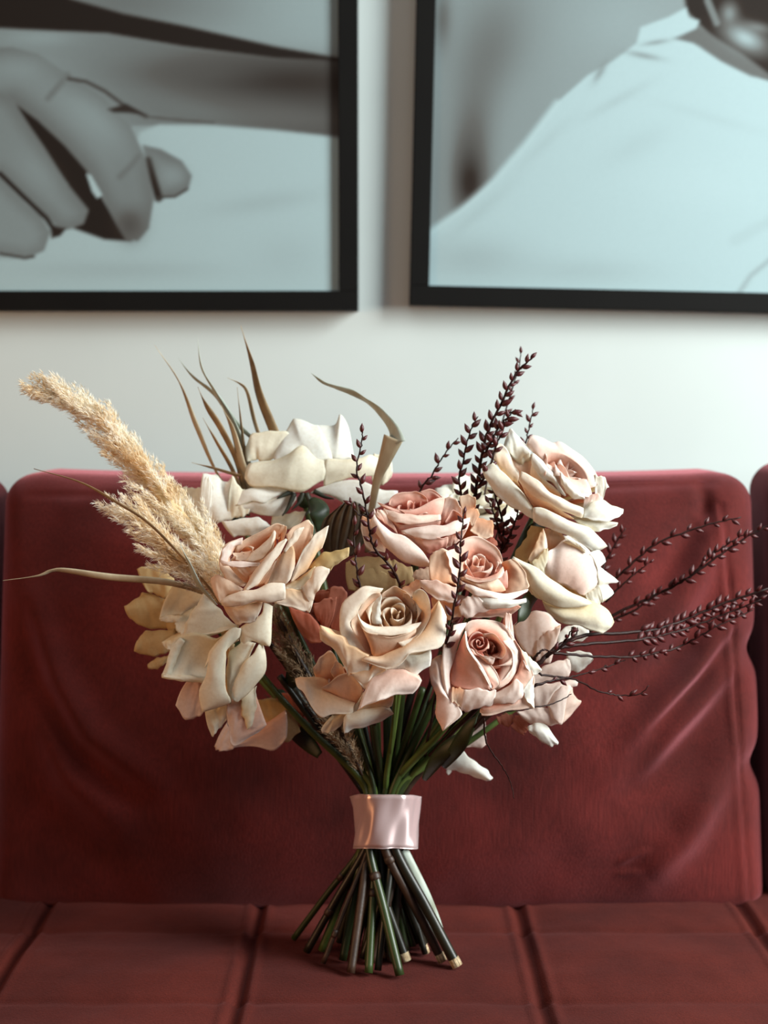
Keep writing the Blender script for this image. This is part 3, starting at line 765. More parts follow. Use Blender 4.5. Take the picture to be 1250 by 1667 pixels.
shaped_rose('salmon pink rose in the upper middle, between the two upright bud twigs', KF, -.050, (680, 895, -.015),
 [(420, 175, -2, (0, -.42, .9), .0150, 7, 'pink')], [
 ('pink', -4, [(262, 175), (290, 115), (400, 78), (470, 92), (520, 130)], -8, [(290, 200), (380, 195), (470, 180), (530, 165)], 3, 'B'),
 ('pink', -8, [(470, 90), (540, 70), (620, 110), (642, 180), (612, 270)], -12, [(520, 150), (570, 150), (595, 175), (590, 220), (570, 250)], 2, 'B'),
 ('pink', [0, 2, 4, 2, -2], [(180, 155), (260, 185), (350, 207), (460, 190), (590, 132), (640, 132)], [0, 4, 6, 4, 0], [(232, 200), (275, 222), (360, 245), (460, 250), (580, 240), (615, 245)], 3, 'B'),
 ('blush', [4, 8, 8, 3], [(232, 205), (330, 224), (460, 247), (612, 235)], [6, 10, 10, 5], [(250, 262), (330, 302), (460, 302), (615, 282)], 2.5, None),
 ('pink', [4, 8, 8, 3], [(250, 262), (330, 302), (460, 302), (615, 282)], [2, 4, 4, 0], [(325, 375), (345, 355), (460, 335), (605, 315)], 1, 'B'),
 ('blush', 6, [(235, 205), (195, 208), (168, 232)], 7, [(325, 375), (250, 310), (200, 275)], 2, 'B'),
 ('pale', [4, 8, 10, 11, 10], [(160, 208), (200, 285), (270, 345), (360, 390), (470, 468), (552, 580)], [6, 9, 10, 10, 9], [(138, 310), (195, 400), (258, 485), (340, 540), (450, 590), (548, 596)], 7, None),
 ('pale', [8, 11, 11, 8, 3], [(340, 350), (480, 325), (620, 310), (720, 280), (812, 268)], [9, 13, 13, 10, 4], [(375, 370), (480, 402), (600, 404), (700, 372), (795, 332)], 3.5, None),
 ('pink', [9, 12, 12, 10], [(350, 365), (480, 400), (600, 402), (665, 388)], [4, 5, 5, 4], [(505, 515), (545, 505), (600, 482), (650, 462)], 3, 'B'),
 ('blush', -4, [(640, 132), (700, 118), (745, 190), (765, 245)], -8, [(615, 300), (650, 285), (690, 270), (720, 275)], 2, 'B'),
 ('pink', -1, [(640, 292), (695, 215), (745, 235), (765, 270)], -8, [(650, 300), (700, 288), (735, 284), (760, 278)], 0, 'B'),
 ('peach', -8, [(740, 130), (800, 98), (848, 130), (852, 185)], -10, [(765, 225), (800, 232), (830, 212), (850, 192)], 3, 'B'),
 ('peach', -5, [(780, 215), (850, 195), (874, 240), (852, 292)], -4, [(790, 275), (812, 305), (832, 322), (842, 305)], 2, 'A'),
 ('blush', 2, [(660, 392), (720, 372), (810, 300)], 0, [(650, 465), (700, 445), (760, 400)], 2, 'A'),
 ('peach', -8, [(80, 250), (120, 262), (160, 330), (240, 470)], -6, [(72, 330), (98, 440), (150, 490), (235, 495)], 3, 'A'),
 ('peach', -14, [(868, 262), (960, 285), (972, 370)], -12, [(812, 350), (880, 400), (965, 395)], 2, 'A'),
 ('dusky', -14, [(858, 405), (940, 388), (992, 415)], -12, [(870, 440), (940, 470), (1000, 450)], 2, 'A'),
 ], 'pink')
shaped_rose('crinkled salmon rose right of centre, crossed by an upright bud twig', KF, -.070, (778, 968, -.030),
 [(860, 560, -5, (.10, -.55, .8), .0185, 10, 'blush')], [
 ('blush', [-8, -12, -12, -8], [(700, 480), (780, 390), (880, 398), (985, 460), (1040, 560), (1028, 645)], [-8, -14, -14, -6], [(760, 560), (810, 500), (870, 500), (940, 530), (985, 590), (990, 640)], 3, 'B'),
 ('blush', [6, 9, 9, 4], [(765, 650), (880, 672), (990, 642), (1035, 590)], [7, 11, 11, 6], [(775, 672), (880, 702), (1000, 676), (1045, 635)], 1.5, 'A'),
 ('peach', [5, 9, 9, 4], [(755, 665), (850, 700), (930, 700), (1000, 672)], [4, 8, 8, 2], [(800, 715), (880, 755), (960, 765), (1060, 760)], 3, 'B'),
 ('pink', [0, -2], [(940, 700), (1000, 670), (1060, 610)], [2, 0], [(950, 760), (1010, 765), (1068, 740)], 2, 'B'),
 ('peach', -6, [(1040, 560), (1072, 620), (1068, 700), (1050, 772)], -4, [(1100, 540), (1185, 620), (1208, 720), (1150, 772)], 3, 'A'),
 ('pale', [6, 10, 10, 6, 0], [(745, 685), (830, 722), (940, 760), (1060, 772), (1208, 745)], [7, 12, 12, 9, 2], [(760, 735), (850, 790), (960, 800), (1080, 822), (1200, 765)], 3, None),
 ('white', [8, 12, 10, 4], [(848, 782), (960, 800), (1080, 822), (1192, 808)], [7, 10, 10, 4], [(848, 855), (930, 885), (1070, 872), (1195, 835)], 4, None),
 ('pale', [9, 10, 11], [(735, 865), (790, 800), (850, 782)], [8, 9, 9], [(755, 930), (820, 938), (945, 885)], 3, None),
 ('blush', 4, [(850, 880), (960, 900), (1080, 880), (1165, 860)], 0, [(800, 940), (900, 940), (1000, 930), (1040, 952)], 2, 'A'),
 ('peach', [3, 4, 2], [(542, 510), (600, 482), (655, 472), (668, 560)], [7, 8, 8], [(542, 690), (600, 700), (680, 712), (722, 722)], -3, 'B'),
 ('pink', -2, [(560, 500), (640, 485), (660, 560)], -6, [(610, 610), (650, 615), (690, 650)], 0, 'B'),
 ('blush', 5, [(652, 490), (668, 580), (700, 640), (740, 690)], -3, [(740, 470), (770, 540), (775, 600), (775, 650)], 2, 'B'),
 ('peach', 3, [(620, 625), (680, 610), (720, 640)], 4, [(640, 640), (690, 690), (725, 700)], 1, 'B'),
 ('pale', [7, 9, 8], [(468, 680), (560, 688), (640, 705), (722, 735)], [5, 7, 6], [(480, 735), (560, 795), (650, 835), (718, 850)], 4, 'A'),
 ('peach', 0, [(350, 742), (420, 700), (478, 676)], 3, [(400, 790), (450, 800), (482, 735)], 1, 'A'),
 ('peach', 2, [(550, 800), (640, 830), (740, 850)], -4, [(570, 900), (660, 950), (760, 945)], 2, 'A'),
 ], 'blush')
CF = (325, 830, 5.0)
shaped_rose('peach rose on the left with long rolled petals, touching the pampas plume', CF, -.080, (452, 965, -.035),
 [(360, 365, -4, (-.35, -.62, .7), .0100, 5, 'peach')], [
 ('peach', [-8, -4, 2, 5, 6, 5, 3], [(350, 228), (250, 258), (188, 320), (155, 405), (170, 500), (235, 585), (355, 625)], [-6, -4, -2, 0, 2, 3, 2], [(345, 285), (290, 300), (262, 350), (250, 440), (300, 480), (340, 540), (388, 590)], 4, None),
 ('pale', [0, 4, 6, 6], [(350, 228), (250, 262), (190, 325), (165, 410)], [-4, 0, 2, 4], [(340, 275), (285, 300), (255, 350), (225, 430)], 3, None),
 ('pale', [8, 10, 10, 8], [(165, 405), (230, 422), (330, 418), (492, 430)], [9, 11, 11, 8], [(190, 458), (240, 458), (330, 468), (482, 458)], 1.5, None),
 ('peach', [8, 9, 7], [(240, 456), (330, 466), (482, 456)], [2, 3, 5], [(388, 602), (420, 570), (480, 500)], 2, 'B'),
 ('peach', [-8, -12, -14, -12, -8], [(285, 312), (400, 220), (560, 140), (640, 112), (684, 165), (650, 240)], [-14, -16, -16, -12], [(300, 380), (370, 330), (450, 280), (540, 230), (600, 200), (620, 235)], 2, 'B'),
 ('peach', -6, [(660, 125), (700, 125), (706, 170), (690, 235)], -8, [(640, 200), (660, 200), (665, 220), (660, 260)], 1, 'B'),
 ('peach', 0, [(265, 350), (300, 405), (375, 415)], -5, [(330, 350), (425, 333), (430, 372)], 1, 'B'),
 ('apricot', [4, 5, 5, 4], [(370, 418), (445, 335), (540, 250), (600, 175), (618, 178)], [6, 7, 6, 4], [(430, 425), (520, 382), (582, 310), (612, 240), (620, 190)], 3, None),
 ('peach', [4, 5, 4], [(430, 425), (520, 382), (610, 260)], [6, 7, 6], [(400, 590), (480, 470), (590, 340)], 1, 'B'),
 ('apricot', [12, 13, 12, 8], [(352, 648), (450, 500), (540, 380), (620, 290), (702, 233)], [12, 12, 11, 7], [(385, 662), (475, 595), (562, 490), (632, 390), (714, 242)], 5, None),
 ('apricot', [8, 7, 4], [(680, 335), (740, 225), (790, 155), (845, 138)], [7, 6, 3], [(702, 350), (762, 285), (812, 215), (850, 148)], 3, None),
 ('apricot', [6, 8, 8, 6], [(636, 392), (690, 330), (745, 305), (772, 335), (778, 430)], [4, 6, 6, 4], [(552, 605), (600, 605), (680, 600), (732, 575), (762, 500)], 6, 'A'),
 ('peach', 7, [(560, 495), (600, 440), (640, 390)], 5, [(460, 615), (520, 608), (560, 606)], 1, 'B'),
 ('peach', [-6, -8, -8, -6], [(700, 190), (770, 140), (880, 83), (922, 118), (922, 200)], [-2, -2, -4, -4], [(750, 330), (785, 390), (800, 410), (855, 310), (905, 240)], 2, 'B'),
 ('apricot', [-2, 0, 2, 4, 5], [(1048, 138), (955, 180), (880, 270), (800, 420), (738, 582)], [-2, -1, 1, 3, 5], [(1002, 295), (955, 350), (900, 450), (822, 530), (748, 590)], 6, 'B'),
 ('tan', -14, [(890, 475), (1000, 360), (1100, 330), (1218, 312)], -12, [(960, 480), (1050, 490), (1120, 445), (1212, 372)], 3, 'A'),
 ('apricot', [6, 6, 4], [(830, 640), (890, 560), (950, 468), (1058, 478)], [6, 8, 5], [(905, 775), (935, 715), (985, 620), (1054, 515)], 5, None),
 ('cream', -2, [(700, 602), (800, 565), (940, 465)], 2, [(700, 650), (780, 658), (870, 640)], 2, 'A'),
 ('apricot', [8, 6, 5], [(600, 742), (700, 648), (780, 655), (860, 640), (930, 665)], [8, 7, 6], [(620, 762), (740, 792), (850, 820), (893, 838), (915, 780)], 2, 'A'),
 ('apricot', [12, 15, 15, 12], [(172, 740), (300, 670), (450, 640), (600, 598), (694, 603)], [12, 14, 14, 12], [(182, 778), (300, 787), (450, 755), (600, 748), (698, 722)], 6, None),
 ('peach', [2, 4, 6], [(88, 592), (112, 540), (180, 528), (265, 590), (352, 645)], [7, 8, 9], [(158, 748), (180, 745), (220, 710), (290, 675), (340, 660)], 4, None),
 ('apricot', [10, 12, 10], [(192, 783), (300, 792), (450, 757), (512, 752)], [4, 6, 5], [(298, 932), (350, 930), (440, 912), (482, 850)], 4, 'A'),
 ], 'apricot')
MF = (775, 690, 4.764)
shaped_rose('pale apricot rose at the upper right, tallest on that side, tilted right', MF, -.030, (872, 832, .005),
 [(740, 330, -4, (.55, -.42, .72), .0210, 10, 'pale')], [
 ('white', [0, 2, 4, 6, 6], [(42, 342), (120, 308), (200, 370), (320, 480), (442, 652)], [2, 3, 4, 5, 6], [(78, 440), (150, 540), (250, 630), (350, 690), (442, 738)], 8, 'A'),
 ('apricot', [-4, -4, -2, 0], [(122, 230), (160, 158), (232, 190), (282, 290), (332, 380)], [0, 0, 1, 2], [(125, 265), (180, 345), (230, 400), (280, 445), (322, 450)], 5, 'B'),
 ('white', [-8, -10, -8, -2], [(215, 160), (240, 90), (272, 33), (320, 90), (385, 160), (422, 215)], [-4, -2, 0, 2], [(215, 200), (260, 225), (312, 282), (350, 286), (372, 245), (418, 225)], 3, 'B'),
 ('peach', -4, [(240, 225), (300, 275), (355, 285), (430, 225)], -4, [(322, 460), (345, 420), (420, 440), (530, 470)], 0, 'B'),
 ('white', [6, 8, 9, 8], [(430, 222), (475, 250), (535, 320), (600, 380), (642, 470), (695, 552)], [7, 9, 10, 9], [(430, 312), (470, 375), (530, 430), (600, 465), (642, 525), (690, 562)], 4, None),
 ('apricot', [6, 8, 9], [(430, 312), (530, 430), (640, 520)], [2, 4, 6], [(420, 430), (520, 480), (660, 560)], 1, 'B'),
 ('pale', [-6, -10, -12, -10, -6, 0], [(388, 160), (425, 82), (500, 100), (590, 150), (650, 138), (750, 205), (850, 270), (932, 380), (942, 475)], [4, 2, 0, 0, 2, 4], [(520, 290), (550, 250), (600, 230), (660, 230), (720, 260), (780, 300), (830, 360), (860, 430), (870, 500)], 4, 'B'),
 ('pale', [4, 5, 5, 3], [(520, 290), (620, 350), (720, 420), (860, 440)], [7, 8, 8, 4], [(560, 340), (680, 470), (780, 560), (900, 560)], 4, 'A'),
 ('white', [12, 12, 10], [(658, 375), (722, 440), (792, 510), (842, 570)], [12, 12, 10], [(658, 462), (700, 532), (770, 582), (838, 585)], 4, None),
 ('apricot', [12, 15, 15, 12], [(350, 363), (450, 420), (560, 520), (700, 590), (832, 660)], [11, 13, 13, 11], [(328, 442), (400, 522), (540, 605), (680, 685), (822, 725)], 7, None),
 ('peach', [10, 11, 8], [(345, 455), (540, 600), (680, 682), (760, 735)], [4, 4, 4], [(440, 645), (520, 655), (620, 705), (740, 740)], 0, 'B'),
 ('white', [10, 8, 4, 0], [(835, 670), (900, 608), (980, 598), (1060, 630), (1140, 660)], [9, 9, 6, 1], [(825, 730), (900, 748), (1000, 752), (1090, 735), (1138, 695)], 4, 'A'),
 ('white', 0, [(925, 400), (985, 410), (1032, 492)], 1, [(925, 560), (975, 592), (1005, 495)], 2, 'A'),
 ('pale', 5, [(840, 570), (930, 540), (975, 590)], 6, [(830, 665), (880, 650), (910, 640)], 3, 'A'),
 ('white', [6, 6, 2], [(760, 742), (860, 755), (980, 752), (1098, 768)], [4, 4, 0], [(830, 800), (920, 832), (1010, 822), (1090, 788)], 4, 'A'),
 ('white', [15, 17, 16, 12, 6], [(440, 655), (560, 668), (700, 738), (830, 790), (925, 850), (1018, 950)], [12, 14, 13, 11, 6], [(442, 745), (540, 802), (640, 845), (760, 895), (860, 962), (905, 992)], 8, 'A'),
 ], 'apricot')
shaped_rose('pale peach rose below the tall upper right rose, facing right', MF, -.045, (868, 905, -.010),
 [(720, 1050, -8, (.6, -.62, .4), .0170, 6, 'pale')], [
 ('tan', -10, [(430, 790), (370, 900), (290, 1030)], -10, [(530, 810), (470, 940), (400, 1080)], 3, 'A'),
 ('apricot', 2, [(520, 808), (470, 910), (400, 1060)], 0, [(555, 965), (500, 1015), (440, 1090)], 3, 'A'),
 ('cream', 6, [(556, 962), (500, 1010), (430, 1080)], 4, [(546, 1110), (530, 1170), (480, 1130)], 3, 'A'),
 ('peach', -4, [(535, 805), (600, 820), (700, 870)], -10, [(550, 970), (590, 995), (640, 990)], 0, 'B'),
 ('pale', [2, -2, -2, 0, 2, 2, 2], [(556, 985), (610, 960), (690, 900), (820, 935), (900, 1000), (952, 1150), (932, 1250), (842, 1325)], [4, 6, 8, 9, 10, 10, 9], [(535, 1170), (580, 1200), (620, 1230), (660, 1250), (700, 1270), (740, 1290), (780, 1305), (830, 1330)], 8, 'B'),
 ('white', 3, [(672, 862), (760, 888), (850, 965)], 4, [(700, 905), (780, 945), (850, 1000)], 2, 'B'),
 ('white', [-4, -6, -8, -6, -4], [(900, 985), (960, 975), (1005, 1070), (960, 1110), (1098, 1222), (1025, 1240), (1068, 1312), (1000, 1372)], [2, 3, 3, 3, 4], [(880, 1010), (910, 1060), (935, 1110), (945, 1160), (950, 1210), (945, 1260), (930, 1310), (900, 1390)], 2, 'B'),
 ('cream', [8, 12, 14, 14, 12], [(288, 1028), (400, 1080), (530, 1170), (650, 1250), (780, 1320), (895, 1392)], [6, 9, 13, 15, 14], [(262, 1085), (370, 1165), (410, 1260), (520, 1370), (610, 1422), (800, 1425)], 7, None),
 ('cream', [8, 8, 6], [(390, 1180), (420, 1260), (530, 1370)], [4, 5, 6], [(400, 1280), (450, 1340), (540, 1375)], 2, 'A'),
 ('cream', [10, 13, 12, 8, 2], [(515, 1378), (620, 1420), (760, 1422), (900, 1400), (1000, 1430), (1072, 1540)], [7, 10, 10, 8, 3], [(540, 1440), (640, 1530), (760, 1562), (860, 1592), (960, 1618), (1003, 1610)], 7, 'A'),
 ('white', 3, [(842, 1322), (900, 1285), (960, 1262)], 6, [(880, 1400), (950, 1405), (985, 1368)], 2, 'A'),
 ], 'apricot')
DF = (190, 900, 4.808)
shaped_rose('large ivory rose at the lower left with long drooping petals', DF, -.055, (388, 1058, -.020),
 [(800, 760, -8, (-.6, -.6, -.3), .012, 4, 'cream')], [
 ('cream', [0, 3, 4, 2], [(680, 308), (610, 440), (540, 545), (503, 678)], [-2, 0, 0, 0], [(700, 330), (790, 430), (870, 510), (950, 575)], 5, None),
 ('cream', 3, [(503, 678), (600, 640), (720, 635), (880, 600)], -2, [(640, 480), (720, 480), (800, 500), (950, 575)], 2, 'B'),
 ('cream', [2, 4, 4, 4], [(950, 575), (850, 640), (760, 660), (620, 630), (505, 662)], [2, 3, 8, 9], [(690, 985), (680, 985), (560, 975), (470, 975), (352, 962)], -6, 'A'),
 ('cream', [9, 10, 8], [(352, 945), (450, 955), (560, 962), (695, 978)], [9, 9, 7], [(352, 978), (480, 1004), (560, 1008), (682, 1022)], 2, None),
 ('cream', [4, 7, 8, 9], [(500, 665), (425, 735), (395, 850), (346, 965)], [5, 5, 6, 8], [(530, 690), (490, 790), (450, 880), (430, 955)], 3, None),
 ('cream', [8, 11, 13, 14, 13, 11], [(975, 585), (900, 595), (800, 690), (725, 800), (690, 960), (650, 1100), (662, 1242)], [5, 8, 11, 13, 13, 11], [(955, 680), (862, 755), (857, 830), (850, 950), (862, 1080), (876, 1175), (690, 1242)], 7, None),
 ('cream', 2, [(850, 640), (740, 740), (690, 900)], 6, [(940, 575), (840, 660), (760, 760)], 1, None),
 ('cream', [6, 8, 8, 6], [(1150, 388), (1115, 500), (980, 572), (955, 640), (975, 720)], [2, 5, 7, 6], [(1222, 420), (1205, 690), (1150, 725), (1060, 700), (1000, 850)], 4, None),
 ('cream', [8, 7, 7], [(980, 700), (880, 790), (855, 900), (866, 1050), (880, 1190)], [8, 7, 7], [(1085, 705), (1010, 860), (950, 970), (905, 1060), (895, 1180)], 2, 'A'),
 ('cream', [6, 9, 10, 10], [(1110, 715), (1060, 800), (960, 920), (905, 1050), (900, 1140)], [2, 3, 6, 9], [(1148, 715), (1172, 855), (1112, 1010), (990, 1142), (935, 1165)], 6, None),
 ('cream', [5, 4, 4], [(965, 1150), (985, 1260), (1020, 1390)], [0, 0, 2], [(1098, 1040), (1090, 1200), (1068, 1340)], 3, 'A'),
 ('pale', [4, 2, 0], [(868, 1180), (960, 1185), (1010, 1340), (1172, 1348)], [2, 2, 0], [(860, 1290), (880, 1400), (915, 1512), (1110, 1405)], 3, 'A'),
 ('cream', [3, 2, 2], [(690, 1240), (780, 1218), (862, 1190)], [0, 0, 0], [(745, 1435), (790, 1395), (862, 1300)], 3, 'A'),
 ('pale', -6, [(540, 1015), (600, 1000), (650, 1030), (665, 1130)], -8, [(462, 1190), (545, 1302), (620, 1292), (685, 1240)], 4, 'A'),
 ], 'cream', sepals=True)
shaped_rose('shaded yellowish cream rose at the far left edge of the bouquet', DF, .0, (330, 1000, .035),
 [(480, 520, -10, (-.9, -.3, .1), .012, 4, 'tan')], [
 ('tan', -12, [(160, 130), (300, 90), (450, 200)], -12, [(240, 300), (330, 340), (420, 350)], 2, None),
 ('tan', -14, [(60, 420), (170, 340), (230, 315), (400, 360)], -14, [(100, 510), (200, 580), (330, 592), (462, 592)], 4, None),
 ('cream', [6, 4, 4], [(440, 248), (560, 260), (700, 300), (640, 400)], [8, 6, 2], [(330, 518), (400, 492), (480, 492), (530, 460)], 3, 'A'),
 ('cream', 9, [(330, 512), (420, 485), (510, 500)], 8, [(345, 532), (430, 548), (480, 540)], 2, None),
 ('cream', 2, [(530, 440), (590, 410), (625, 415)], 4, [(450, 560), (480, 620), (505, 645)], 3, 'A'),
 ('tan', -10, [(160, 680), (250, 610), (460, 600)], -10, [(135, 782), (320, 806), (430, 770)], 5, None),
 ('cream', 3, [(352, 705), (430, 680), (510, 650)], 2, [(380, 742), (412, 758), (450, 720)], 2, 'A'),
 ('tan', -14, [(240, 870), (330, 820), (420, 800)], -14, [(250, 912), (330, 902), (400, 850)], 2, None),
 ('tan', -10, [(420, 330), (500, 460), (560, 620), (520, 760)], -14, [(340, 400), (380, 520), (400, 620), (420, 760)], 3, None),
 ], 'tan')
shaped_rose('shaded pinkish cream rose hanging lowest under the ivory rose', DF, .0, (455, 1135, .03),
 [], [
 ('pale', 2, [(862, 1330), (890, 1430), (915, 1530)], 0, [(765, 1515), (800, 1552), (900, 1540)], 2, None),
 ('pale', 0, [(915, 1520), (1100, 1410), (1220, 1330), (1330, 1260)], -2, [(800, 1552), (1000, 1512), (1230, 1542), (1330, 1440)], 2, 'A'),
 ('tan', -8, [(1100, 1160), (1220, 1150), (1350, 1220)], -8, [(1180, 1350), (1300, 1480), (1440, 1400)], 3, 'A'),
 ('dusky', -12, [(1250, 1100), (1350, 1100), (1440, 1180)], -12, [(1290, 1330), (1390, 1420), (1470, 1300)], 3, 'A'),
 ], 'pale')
AF = (280, 660, 3.289)
shaped_rose('ivory white rose at the top left of the bouquet, dark sepals under it', AF, .055, (496, 815, .068),
 [(720, 250, -14, (-.05, -.2, 1), .016, 4, 'white')], [
 ('cream', -8, [(395, 225), (430, 150), (500, 138), (590, 140), (640, 150)], -4, [(400, 300), (450, 292), (470, 300), (520, 292), (570, 270)], 4, None),
 ('white', [-2, -8, -14, -14, -12, -10], [(540, 275), (590, 175), (640, 92), (662, 65), (740, 95), (785, 112)], [4, 4, 2, 2, 2, 0], [(560, 300), (600, 290), (690, 270), (740, 290), (800, 300), (860, 290)], 8, None),
 ('white', [-16, -18, -18, -14], [(760, 110), (870, 98), (902, 48), (950, 140), (972, 262)], [-4, -4, -6, -8], [(790, 290), (850, 290), (880, 290), (920, 290), (972, 285)], 7, None),
 ('cream', [4, 6, 10, 8, 6], [(410, 312), (520, 292), (620, 262), (692, 215), (760, 272), (825, 292)], [8, 12, 14, 12, 8], [(388, 390), (440, 442), (560, 442), (660, 462), (740, 442), (812, 400)], 8, None),
 ('cream', [6, 4, 0, -4], [(820, 292), (960, 285), (1060, 268), (1125, 300)], [8, 6, 4, 0], [(812, 430), (900, 405), (1000, 385), (1095, 372)], 6, None),
 ('cream', -6, [(1080, 260), (1160, 275), (1182, 340)], -4, [(1070, 400), (1120, 425), (1172, 390)], 3, None),
 ('white', [8, 10, 8, 4], [(328, 490), (400, 450), (520, 438), (620, 440), (662, 462)], [12, 14, 12, 6], [(345, 542), (430, 512), (512, 518), (572, 485), (655, 470)], 4, None),
 ('white', [12, 13, 11, 5], [(345, 542), (430, 512), (512, 518), (600, 480), (662, 480)], [8, 8, 6, 2], [(380, 572), (450, 582), (540, 592), (620, 562), (665, 505)], 2, None),
 ('white', [8, 10, 8, 4], [(730, 472), (812, 430), (1000, 402), (1100, 440), (1208, 460)], [10, 12, 8, 4], [(850, 470), (900, 512), (1000, 562), (1100, 552), (1205, 492)], 5, None),
 ('cream', 0, [(540, 590), (640, 575), (718, 565)], -2, [(530, 645), (610, 660), (680, 640)], 1, None),
 ], 'white')
r_ = [o for o in bpy.data.objects if o.name.startswith('rose') and o.parent is None][-1]
for kx, (a, b2, c2) in enumerate([((655, 470), (620, 550), (590, 592)), ((700, 470), (680, 520), (640, 560)), ((720, 470), (740, 540), (715, 590)), ((760, 460), (820, 490), (870, 500)), ((640, 460), (600, 480), (560, 500))]):
    pth = spline([P(AF[0]+q[0]/AF[2], AF[1]+q[1]/AF[2], .045-.003*i) for i, q in enumerate((a, b2, c2))], 12)-np.array(r_.location)
    tube('sepal', pth, lambda t: .0022*(1-t)**.7+.0003, M['sepal'], r_, 6)
shaped_rose('white rose half hidden behind the pampas plume', AF, .045, (390, 850, .06),
 [], [
 ('white', [-4, -6, -8, -6], [(165, 362), (230, 370), (280, 410), (322, 378)], [0, 0, 0, 0], [(160, 600), (230, 622), (300, 612), (362, 600)], 6, None),
 ('cream', -2, [(322, 378), (370, 440), (425, 482)], 0, [(300, 612), (360, 600), (410, 580)], 6, None),
 ('white', [8, 8, 6], [(265, 622), (400, 600), (480, 610), (528, 642)], [6, 6, 4], [(330, 705), (400, 700), (455, 690), (520, 655)], 4, None),
 ('cream', -12, [(45, 445), (110, 438), (170, 450)], -8, [(60, 560), (120, 600), (175, 622)], 3, None),
 ('white', 10, [(175, 380), (200, 390), (222, 430)], 10, [(170, 560), (195, 560), (215, 540)], 3, None),
 ], 'white')
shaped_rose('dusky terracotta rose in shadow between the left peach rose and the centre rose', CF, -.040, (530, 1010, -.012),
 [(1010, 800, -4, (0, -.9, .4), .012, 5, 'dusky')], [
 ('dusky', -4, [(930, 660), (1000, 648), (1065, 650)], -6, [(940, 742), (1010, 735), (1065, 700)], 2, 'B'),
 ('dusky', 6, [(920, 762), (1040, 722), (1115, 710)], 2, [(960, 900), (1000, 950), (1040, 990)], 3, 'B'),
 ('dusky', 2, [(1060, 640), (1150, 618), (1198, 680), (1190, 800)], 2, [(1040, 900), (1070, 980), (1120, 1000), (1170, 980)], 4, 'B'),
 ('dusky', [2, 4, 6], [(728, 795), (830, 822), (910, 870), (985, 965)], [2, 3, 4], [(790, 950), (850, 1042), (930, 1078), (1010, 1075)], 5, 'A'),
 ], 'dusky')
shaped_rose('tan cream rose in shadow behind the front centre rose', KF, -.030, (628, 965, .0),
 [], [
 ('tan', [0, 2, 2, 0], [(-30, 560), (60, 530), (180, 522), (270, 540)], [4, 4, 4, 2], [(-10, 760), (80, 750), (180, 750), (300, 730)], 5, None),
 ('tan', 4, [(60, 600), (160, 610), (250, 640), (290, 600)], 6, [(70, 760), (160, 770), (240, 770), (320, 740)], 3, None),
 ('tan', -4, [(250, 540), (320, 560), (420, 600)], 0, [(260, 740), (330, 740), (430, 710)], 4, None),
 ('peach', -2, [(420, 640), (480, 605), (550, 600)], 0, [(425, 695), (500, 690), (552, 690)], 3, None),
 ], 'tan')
OF = (700, 970, 4.464)
shaped_rose('pale pink rose low on the right, behind the thick dark twig fork', OF, -.020, (858, 1060, .012),
 [(820, 330, -14, (.6, -.7, .1), .013, 5, 'pale')], [
 ('pale', [-2, -6, -6, -6], [(600, 215), (700, 135), (830, 118), (952, 205)], [2, 4, 2, 0], [(670, 390), (750, 452), (800, 410), (880, 340)], 6, None),
 ('peach', -2, [(770, 322), (850, 262), (952, 205)], -2, [(770, 440), (850, 440), (900, 330)], 2, None),
 ('pale', 2, [(775, 310), (850, 265), (950, 220)], 4, [(770, 480), (870, 480), (930, 300)], 5, None),
 ('white', -8, [(880, 392), (950, 250), (1050, 205), (1150, 232)], -6, [(900, 425), (1000, 345), (1080, 335), (1152, 292)], 2, None),
 ('white', -4, [(990, 400), (1100, 408), (1182, 425), (1184, 460)], -6, [(1015, 552), (1080, 548), (1142, 512), (1182, 468)], 3, None),
 ('pale', [4, 2, 0], [(740, 575), (850, 505), (960, 462), (1015, 470)], [2, 2, 0], [(750, 660), (850, 622), (980, 602), (1020, 560)], 4, None),
 ], 'pale')
shaped_rose('pale shell pink rose bud at the lower right edge of the bouquet', OF, -.020, (862, 1138, .015),
 [], [
 ('pale', [0, 2, 2, 0], [(745, 650), (860, 635), (980, 618), (1072, 608)], [4, 5, 4, 0], [(755, 810), (850, 800), (900, 700), (1068, 655)], 6, None),
 ('pale', [4, 5, 4], [(850, 790), (895, 700), (980, 652), (1040, 662)], [6, 8, 4], [(862, 820), (895, 905), (965, 922), (962, 760)], 7, None),
 ('blush', [3, 2, 0, 2], [(1035, 662), (1062, 742), (1092, 770), (1040, 852), (970, 922)], [6, 7, 7, 6], [(962, 760), (946, 800), (948, 850), (952, 890), (965, 915)], 4, None),
 ('pale', [4, 5, 4], [(635, 850), (760, 812), (880, 822)], [3, 3, 3], [(720, 925), (850, 940), (972, 922)], 6, None),
 ('white', [3, 4, 2], [(708, 955), (760, 918), (850, 950), (932, 1062)], [3, 4, 2], [(722, 992), (800, 1052), (880, 1092), (925, 1082)], 6, None),
 ('dusky', -4, [(650, 850), (610, 890), (590, 950)], -6, [(722, 925), (700, 985), (680, 1012)], 2, None),
 ('dusky', -6, [(480, 880), (540, 860), (600, 860)], -6, [(500, 930), (560, 950), (600, 930)], 2, None),
 ], 'pale')
shaped_rose('upside-down pale rose behind the stems, one rolled petal pointing down right', OF, .020, (742, 1190, .035),
 [], [
 ('pale', 0, [(400, 880), (330, 950), (220, 1080)], -2, [(402, 1000), (400, 1092), (250, 1102)], 3, None),
 ('white', [2, 4, 4, 2], [(205, 1108), (300, 1178), (400, 1260), (458, 1322)], [2, 3, 3, 2], [(105, 1252), (200, 1282), (320, 1312), (408, 1348)], 7, None),
 ('white', 2, [(120, 1265), (140, 1262), (157, 1270)], 2, [(118, 1285), (135, 1300), (152, 1285)], 1, None),
 ], 'pale')
